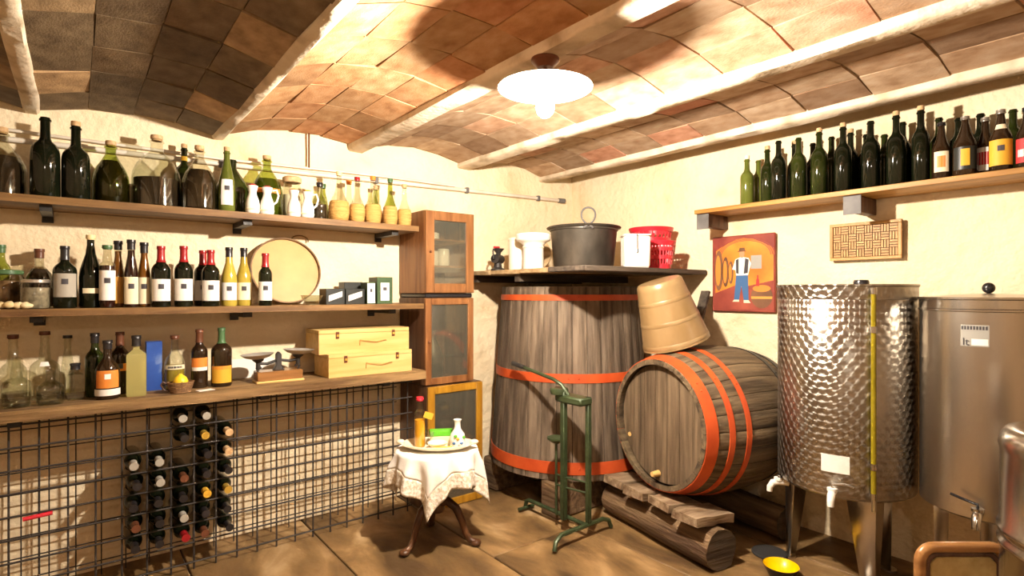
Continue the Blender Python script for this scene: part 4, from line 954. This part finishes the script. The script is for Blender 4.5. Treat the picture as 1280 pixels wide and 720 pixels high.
MB().lathe([(0, 0), (.03, 0), (.032, .006), (.052, .028), (.055, .034), (.051, .034), (.03, .010), (0, .008)], 28).build('bowl', 'ceramic_cream', t, smooth=60)
t = thing('banana', 'yellow banana lying on the platter before the cream bowl', 'banana', on_table(.035, -.082, .022), ORZ)
MB().tube([(-.06, 0, .0), (-.03, -.008, .002), (0, -.011, .003), (.03, -.008, .006), (.055, 0, .012)], .010, 8, taper=[.35, .9, 1, .9, .4]).build('fruit', 'lemon', t, smooth=60)
for i, dx in enumerate((-.055, -.035)):
    t = thing('liqueur_glass', ('tiny clear stemmed glass next to the orange liqueur bottle', 'tiny clear stemmed glass next to the green-topped box')[i], 'glass', on_table(dx, .035 - .02 * i), 0, 'tiny glasses on the platter')
    MB().lathe([(0, 0), (.014, .0), (.014, .003), (.003, .006), (.003, .04), (.014, .06), (.016, .085), (.0145, .085), (.012, .06), (0, .045)], 14).build('goblet', 'glass_clear', t, smooth=60)

# ------------------------------------------------------------------ stainless tanks
def leg(parent, ang, R, z1, wt, wb, rb_, th=.004):
    """bent sheet-metal leg, wide under the tank and narrow at the floor"""
    vs = []; fs = []
    for z, w_, r in ((z1 + .05, wt, R + .003), (z1 - .03, wt * .95, R + .004), (.012, wb, rb_)):
        for s, dr in ((-1, -.5), (0, 0), (1, -.5)):
            vs.append((r + dr * w_ * 1.1, s * w_ / 2, z))
    n = 3
    for i in range(2):
        for k in range(2): fs.append((i * n + k, i * n + k + 1, (i + 1) * n + k + 1, (i + 1) * n + k))
    o = MB().add(vs, fs, RZ(ang)).build('leg', 'steel', parent, smooth=20)
    s_ = o.modifiers.new('thick', 'SOLIDIFY'); s_.thickness = th
    MB().lathe([(0, 0), (.035, 0), (.035, .008), (.012, .014), (0, .014)], 16, RZ(ang) @ T(rb_ - wb * .2, 0, 0)).build('foot_plate', 'steel', o)
T1X, T1Y, T1R, T1B, T1T = 2.985, 1.155, .296, .475, 1.435
t1 = thing('steel_tank', 'engine-turned stainless wine tank with yellow sight tube, beside the barrel', 'tank', (T1X, T1Y, 0))
face1 = math.atan2(-T1Y, -T1X)     # direction of the camera side
MB().lathe([(T1R - .02, T1B - .01), (T1R - .004, T1B), (T1R, T1B + .01), (T1R, T1T - .07), (T1R - .004, T1T - .065)], 72).build('shell', 'steel_turned', t1, smooth=40)
MB().lathe([(0, T1B - .06), (T1R * .6, T1B - .04), (T1R - .02, T1B - .008), (T1R - .01, T1B + .002)], 48).build('bottom', 'steel', t1, smooth=50)
MB().lathe([(T1R - .002, T1T - .07), (T1R + .002, T1T - .068), (T1R + .003, T1T - .012), (T1R + .007, T1T - .008), (T1R + .007, T1T), (T1R - .002, T1T), (T1R - .006, T1T - .07)], 72).build('collar', 'steel_turned', t1, smooth=40)
MB().lathe([(0, T1T - .022), (T1R - .03, T1T - .03), (T1R - .006, T1T - .03)], 48).build('lid', 'steel', t1, smooth=50)
MB().lathe([(0, T1T - .03), (.03, T1T - .028), (.034, T1T + .012), (.03, T1T + .022), (0, T1T + .024)], 18, RZ(face1) @ T(.06, .07, 0)).build('lid_knob', 'plastic_black', t1)
for a in (face1 - 1.95, face1 + .42, face1 + 2.35): leg(t1, a, T1R - .006, T1B, .17, .06, T1R - .012)
def radial(a, r, z): return (r * math.cos(a), r * math.sin(a), z)
aT = face1 + .36
MB().tube([radial(aT, T1R + .018, T1B + .03), radial(aT, T1R + .018, T1T - .02)], .011, 10).build('sight_tube', 'sight_liquid', t1, smooth=60)
for z in (T1B + .03, T1B + .16, T1T - .20, T1T - .03): MB().lathe([(.0, -.014), (.0135, -.014), (.0135, .014), (0, .014)], 12, T(*radial(aT, T1R + .018, z))).build('tube_clamp', 'steel_bright', t1)
MB().tube([radial(aT, T1R - .01, T1B + .02), radial(aT, T1R + .02, T1B + .02), radial(aT, T1R + .02, T1B - .035)], .010, 8).build('drain_cock', 'steel_bright', t1)
def tap(parent, a, r, z, m, name='tap', handle='steel_bright', sc=1.0, side=1):
    M = RZ(a) @ T(r, 0, z) @ Matrix.Scale(sc, 4)
    o = MB().tube([(-.012, 0, 0), (.035, 0, 0), (.06, 0, -.006), (.075, 0, -.03), (.076, 0, -.05)], .016, 12, M=M, taper=[1.1, 1, 1.05, .9, .85]).lathe([(0, .0), (.021, 0), (.021, .012), (0, .014)], 14, M @ T(.035, 0, .008)).build(name, m, parent, smooth=50)
    MB().tube([(.035, 0, .02), (.035, 0, .034), (.035, side * .05, .046), (.035, side * .085, .056 if side < 0 else .040)], .0055, 8, M=M).build('tap_lever', handle, o)
tap(t1, face1 - .14, T1R, T1B + .03, 'plastic_white')
tap(t1, face1 - 1.25, T1R - .03, T1B - .03, 'plastic_white')
a = face1 - .12
MB().lathe([(T1R + .0015, T1B + .11), (T1R + .0015, T1B + .19)], 8, None, a - .19, a + .19).build('label', 'label_white', t1)
T2X, T2Y, T2R, T2B, T2T = 3.03, .612, .236, .505, 1.375
t2 = thing('steel_tank', 'plain brushed stainless tank with small label, between two other steel vessels', 'tank', (T2X, T2Y, 0))
face2 = math.atan2(-T2Y, -T2X)
MB().lathe([(T2R - .02, T2B - .012), (T2R, T2B), (T2R, T2T - .055)], 72).build('shell', 'steel', t2, smooth=40)
MB().lathe([(0, T2B - .05), (T2R * .6, T2B - .035), (T2R - .02, T2B - .012)], 48).build('bottom', 'steel', t2, smooth=50)
MB().lathe([(T2R - .002, T2T - .056), (T2R + .006, T2T - .052), (T2R + .006, T2T - .046), (T2R + .001, T2T - .042), (T2R + .001, T2T - .008), (T2R + .007, T2T - .004), (T2R + .007, T2T + .004), (T2R - .01, T2T + .004)], 72).build('collar', 'steel_bright', t2, smooth=40)
MB().lathe([(0, T2T + .020), (T2R * .5, T2T + .014), (T2R - .01, T2T + .003)], 48).build('lid', 'steel', t2, smooth=50)
MB().sphere((0, 0, T2T + .042), .023, 16, 10).build('lid_knob', 'plastic_black', t2, smooth=60)
for a in (face2 - .85, face2 + 1.25, face2 + PI): leg(t2, a, T2R - .006, T2B, .07, .05, T2R - .010)
tap(t2, face2 - .12, T2R, T2B + .035, 'steel_bright', handle='plastic_black', side=-1)
a = face2 - .18; zl = T2T - .19
MB().lathe([(T2R + .0012, zl), (T2R + .0012, zl + .085)], 8, None, a - .19, a + .19).build('label', 'paint_grey', t2)
lb2 = MB().lathe([(T2R + .0022, zl + .005), (T2R + .0022, zl + .030)], 6, None, a - .04, a + .175).build('label_blank', 'label_white', t2)
for k in range(9):
    aa = a - .165 + k * .04
    MB().lathe([(T2R + .0024, zl + .066), (T2R + .0024, zl + .080)], 2, None, aa - .012, aa + .013).build('print', 'ink', t2)
cu = bpy.data.curves.new('lt', 'FONT'); cu.body = 'lt'; cu.size = .042; cu.extrude = .0003
to = bpy.data.objects.new('lt', cu); COL.objects.link(to)
me = bpy.data.meshes.new_from_object(to.evaluated_get(bpy.context.evaluated_depsgraph_get())); bpy.data.objects.remove(to)
me.materials.clear(); me.materials.append(MATS['ink'])
al = a - .165
put('print', me, t2, RZ(al) @ T(T2R + .003, 0, zl + .004) @ RZ(PI / 2) @ RX(PI / 2))
T3X, T3Y, T3R, T3T = 2.20, .178, .238, 1.012
t3 = thing('steel_drum', 'ribbed stainless drum with rounded shoulder, in front of the plain tank', 'drum', (T3X, T3Y, 0))
pr3 = [(0, .01), (T3R - .02, .0), (T3R, .02)]
for z in (.30, .34, .68, .72): pr3 += [(T3R, z - .014), (T3R + .007, z - .006), (T3R + .007, z + .006), (T3R, z + .014)]
pr3 += [(T3R, T3T - .07), (T3R + .004, T3T - .05), (T3R, T3T - .03), (T3R - .012, T3T - .01), (T3R - .04, T3T), (T3R - .06, T3T - .004), (0, T3T - .012)]
MB().lathe(pr3, 64).build('shell', 'steel_bright', t3, smooth=50)
MB().lathe([(0, T3T - .012), (.05, T3T - .012), (.05, T3T + .02), (0, T3T + .02)], 20).build('bung', 'steel', t3)

# low chair between the tanks
t = thing('low_chair', 'low wooden chair with tan upholstered back before the plain steel tank', 'chair', (2.225, .515, 0), math.atan2(-.617, .787))
W_, Hc = .135, .588
def rr_pts(w_, z0, z1, r): # rounded inverted U
    return [(-w_, 0, z0)] + [(-w_ + r - r * math.cos(q), 0, z1 - r + r * math.sin(q)) for q in [PI / 2 * i / 6 for i in range(7)]] + [(w_ - r + r * math.sin(q), 0, z1 - r + r * math.cos(q)) for q in [PI / 2 * i / 6 for i in range(7)]] + [(w_, 0, z0)]
MB().tube(rr_pts(W_, .0, Hc, .045), .017, 10).build('back_frame', 'chair_wood', t, smooth=60)
MB().tube(rr_pts(W_ - .022, .30, Hc - .022, .035), .009, 8).build('back_trim', 'cabinet_dark', t, smooth=60)
MB().prism([(-W_ + .03, .30), (W_ - .03, .30), (W_ - .03, Hc - .05), (W_ - .05, Hc - .03), (-W_ + .05, Hc - .03), (-W_ + .03, Hc - .05)], -.008, .008).build('back_panel', 'upholstery', t, bev=.003)
MB().lo((-W_, .012, .27), (W_, .30, .30)).build('seat', 'upholstery', t, bev=.01)
for s in (-1, 1): MB().tube([(s * (W_ - .015), .28, .27), (s * (W_ - .01), .285, 0)], .014, 8).build('leg', 'chair_wood', t)
MB().tube([(-W_, 0, .14), (W_, 0, .14)], .009, 8).build('stretcher', 'chair_wood', t)

# bowl on the floor
t = thing('plastic_bowl', 'small bowl, yellow inside and black outside, on the floor by the turned steel tank', 'bowl', (2.735, 1.345, .001))
MB().lathe([(0, 0), (.05, 0), (.055, .004), (.080, .050), (.084, .058), (.0815, .0585)], 32).build('outside', 'plastic_black', t, smooth=60)
MB().lathe([(.0818, .0583), (.078, .052), (.052, .010), (0, .007)], 32).build('inside', 'plastic_yellow', t, smooth=60)
tag(MB().lathe([(0, 0), (.085, 0), (.09, .004), (.085, .012), (0, .014)], 24).build('rubber_mat', 'rubber_black', loc=(2.925, 1.50, .001)), 'flat black rubber disc on the floor behind the yellow bowl', 'mat')

# ------------------------------------------------------------------ shelf, pictures on the right wall
RS = 1.925
t = thing('wall_shelf', 'golden wooden wall shelf full of dark bottles, above the steel tanks', 'shelf', (3.407, 2.10, RS - .026))
MB().lo((-.275, -2.2, 0), (-.001, 0, .026)).build('board', 'shelf_wood_gold', t, bev=.002)
for y in (-.045, -.915, -1.75):
    o = MB().lo((-.245, y - .028, -.085), (-.001, y + .028, -.0005)).build('bracket', 'cabinet_dark', t, bev=.003)
    MB().lo((-.250, y - .042, -.098), (-.2455, y + .042, -.001)).build('end_plate', 'grey_metal', o)
FR = 'green and dark bottles in the front row of the shelf above the tanks'; BK = 'dark bottles in the back row of the shelf above the tanks'
def rbt(label, x, y, h, r, kind='bordeaux', gl='glass_dark', g=None, **k):
    return bottle('wine_bottle', label, (x, y, RS), kind, h, r, gl, group=g, face=facing(x, y, 1.0), **k)
rbt('olive green bottle at the free end of the shelf above the picture', 3.21, 1.785, .278, .039, gl='glass_olive', cork='ceramic_cream')
rbt('olive green bottle behind the one at the free shelf end', 3.32, 1.772, .285, .036, gl='glass_olive')
OR = ('first', 'second', 'third', 'fourth', 'fifth', 'sixth', 'seventh', 'eighth', 'ninth', 'tenth', 'eleventh', 'twelfth', 'thirteenth', 'fourteenth', 'fifteenth', 'sixteenth')
rbt('dark green corked wine bottle, third in the front row from the free shelf end', 3.235, 1.672, .318, .037, gl='glass_darkgreen', cork='cork')
for i, (y, h, gl, ck) in enumerate(((1.585, .345, 'glass_dark', 0), (1.472, .338, 'glass_darkgreen', 0), (1.362, .345, 'glass_darkgreen', 1), (1.242, .345, 'glass_dark', 1), (1.112, .345, 'glass_dark', 0), (1.0, .345, 'glass_dark', 1), (.898, .345, 'glass_dark', 1))):
    rbt('dark %s front-row bottle, %s from the free end of the shelf above the tanks' % ('corked' if ck else 'uncorked', OR[i + 3]), 3.195, y, h, .041 if y != .898 else .036, gl=gl, g=FR, cork='cork' if ck else None)
for i, (y, h) in enumerate(((1.655, .315), (1.565, .345), (1.46, .33), (1.36, .345), (1.262, .345), (1.185, .32), (1.10, .30), (1.018, .345), (.942, .29), (.865, .33), (.787, .31), (.705, .31), (.59, .30), (.50, .30), (.40, .31))):
    rbt('dark back-row bottle, %s from the free end of the shelf above the tanks' % OR[i], 3.345, y, h, .037, gl='glass_dark' if i % 3 else 'glass_darkgreen', g=BK, cork='cork' if i in (1, 4) else None)
rbt('brown beer bottle with pale oval label next to the tallest corked bottle', 3.195, .817, .265, .037, 'beer', 'glass_brown', cap='cap_black', caph=.05, lab=('label_cream', .12, .48, 45, False), lab2=('label_orange', .20, .40, 24, False))
rbt('wide brown beer bottle with dark square label and pale oval', 3.19, .727, .27, .046, 'beer', 'glass_brown', cap='cap_silver', caph=.05, lab=('carton_black', .10, .48, 60, False), lab2=('label_yellow', .16, .44, 20, False))
rbt('brown bottle with red on white label, between dark-labelled and yellow-labelled bottles', 3.25, .668, .262, .034, 'beer', 'glass_brown', cap='cap_silver', caph=.06, lab=('label_white', .08, .48, 60, False), lab2=('label_red', .18, .40, 40, False))
rbt('brown beer bottle with bright yellow label and round neck label', 3.175, .600, .265, .041, 'beer', 'glass_brown', cap='cap_silver', caph=.06, lab=('label_yellow', .08, .50, 66), lab2=('label_cream', .68, .76, 45, False))
rbt('brown beer bottle with red and white label next to the yellow-labelled one', 3.18, .515, .255, .038, 'beer', 'glass_brown', cap='cap_black', caph=.06, lab=('label_red', .08, .48, 66, False), lab2=('label_white', .18, .30, 50, False))
rbt('plain brown beer bottle beyond the red-labelled one', 3.19, .39, .26, .036, 'beer', 'glass_brown', cap='cap_black', caph=.06)

# painting of a cellar
R_ = -PI / 2
t = thing('painting', 'small orange painting of a man among barrels, hung on the plaster', 'painting', (3.4, 1.915, 1.272), R_)
MB().lo((-.215, -.016, 0), (.215, 0, .495)).build('panel', 'paint_maroon', t, bev=.006)
def sh(name, pts, m, d): MB().prism(pts, -.016 - d, -.0155).build(name, m, t)
def ell(cx, cz, a, b, n=18): return [(cx + a * math.cos(2 * PI * k / n), cz + b * math.sin(2 * PI * k / n)) for k in range(n)]
sh('painted_wall', [(-.19, .12), (.205, .20), (.205, .40)] + [(.205 - .39 * i / 8, .40 + .075 * math.sin(PI * i / 8)) for i in range(1, 9)], 'paint_orange', .0008)
for i in range(3):
    f = .86 + .06 * i
    sh('painted_arch', [(.20 * math.cos(q) * f + .02, .36 + .115 * math.sin(q) * f) for q in [PI * k / 14 for k in range(15)]] + [(.20 * math.cos(q) * (f - .03) + .02, .36 + .115 * math.sin(q) * (f - .03)) for q in [PI * (14 - k) / 14 for k in range(15)]], 'paint_maroon', .0012)
sh('painted_floor', [(-.205, .015), (.205, .015), (.205, .10), (-.05, .17), (-.19, .12)], 'paint_maroon', .0014)
for cx, cz, a, b in ((-.165, .27, .032, .135), (-.115, .26, .024, .10), (-.078, .255, .018, .075)):
    sh('painted_barrel', ell(cx, cz, a, b), 'paint_brown', .0018); sh('painted_barrel_head', ell(cx - .004, cz, a * .6, b * .75), 'label_orange', .0022)
sh('painted_window', [(.06, .275), (.13, .275), (.13, .36), (.06, .36)], 'paint_grey', .0018)
sh('painted_cask', ell(.13, .10, .07, .075), 'paint_brown', .0020); sh('painted_cask_lid', ell(.13, .15, .058, .022), 'label_orange', .0024)
sh('painted_cask_hoop', [(.063, .085), (.197, .085), (.199, .10), (.061, .10)], 'label_amber', .0024)
sh('painted_bottle', [(.094, .165), (.116, .165), (.114, .205), (.109, .215), (.109, .235), (.101, .235), (.101, .215), (.096, .205)], 'label_red', .0028)
sh('painted_trousers', [(-.055, .075), (-.02, .075), (-.004, .17), (.012, .075), (.045, .075), (.04, .24), (-.04, .24)], 'paint_blue', .0026)
sh('painted_shirt', [(-.04, .235), (.04, .235), (.062, .31), (.045, .345), (-.005, .355), (-.045, .34), (-.068, .275), (-.045, .27)], 'label_white', .0028)
sh('painted_vest', [(.012, .245), (.040, .25), (.046, .335), (.022, .345)], 'ink', .0032); sh('painted_vest', [(-.04, .25), (-.022, .245), (-.022, .345), (-.042, .335)], 'ink', .0032)
sh('painted_face', ell(.0, .372, .018, .024), 'paint_skin', .0034); sh('painted_hat', [(-.032, .388), (.032, .388), (.02, .395), (.016, .412), (-.016, .412), (-.02, .395)], 'paint_brown', .0038)
sh('painted_shoes', [(-.066, .065), (-.02, .065), (-.02, .078), (-.055, .078)], 'label_cream', .003); sh('painted_shoes', [(.012, .058), (.058, .058), (.045, .076), (.012, .076)], 'label_cream', .003)
# woven panel
t = thing('woven_panel', 'tan basket-weave trivet of bamboo strips hung beneath the bottle shelf', 'panel', (3.392, 1.205, 1.575), R_)
w2, h2 = .175, .205
MB().lo((-w2, -.012, 0), (w2, .0, h2)).build('backing', 'bamboo_back', t, bev=.002)
for a, b in (((-w2, 0), (w2, .017)), ((-w2, h2 - .017), (w2, h2)), ((-w2, .017), (-w2 + .017, h2 - .017)), ((w2 - .017, .017), (w2, h2 - .017))):
    MB().lo((a[0], -.024, a[1]), (b[0], -.012, b[1])).build('frame_bar', 'bamboo', t, bev=.002)
nc, nr_ = 8, 4; cw, ch = (2 * w2 - .036) / nc, (h2 - .036) / nr_
for i in range(nc):
    for j in range(nr_):
        cx, cz = -w2 + .018 + cw * (i + .5), .018 + ch * (j + .5)
        for q in range(3):
            if (i + j) % 2: M = T(cx + (q - 1) * cw / 3, -.016, cz); d = (cw / 3 - .004, .006, ch - .003)
            else: M = T(cx, -.016, cz + (q - 1) * ch / 3); d = (cw - .003, .006, ch / 3 - .004)
            put('strip', cached(('strip', (i + j) % 2), lambda: MB().box((0, 0, 0), d).mesh('strip', 'bamboo', 0)), t, M)
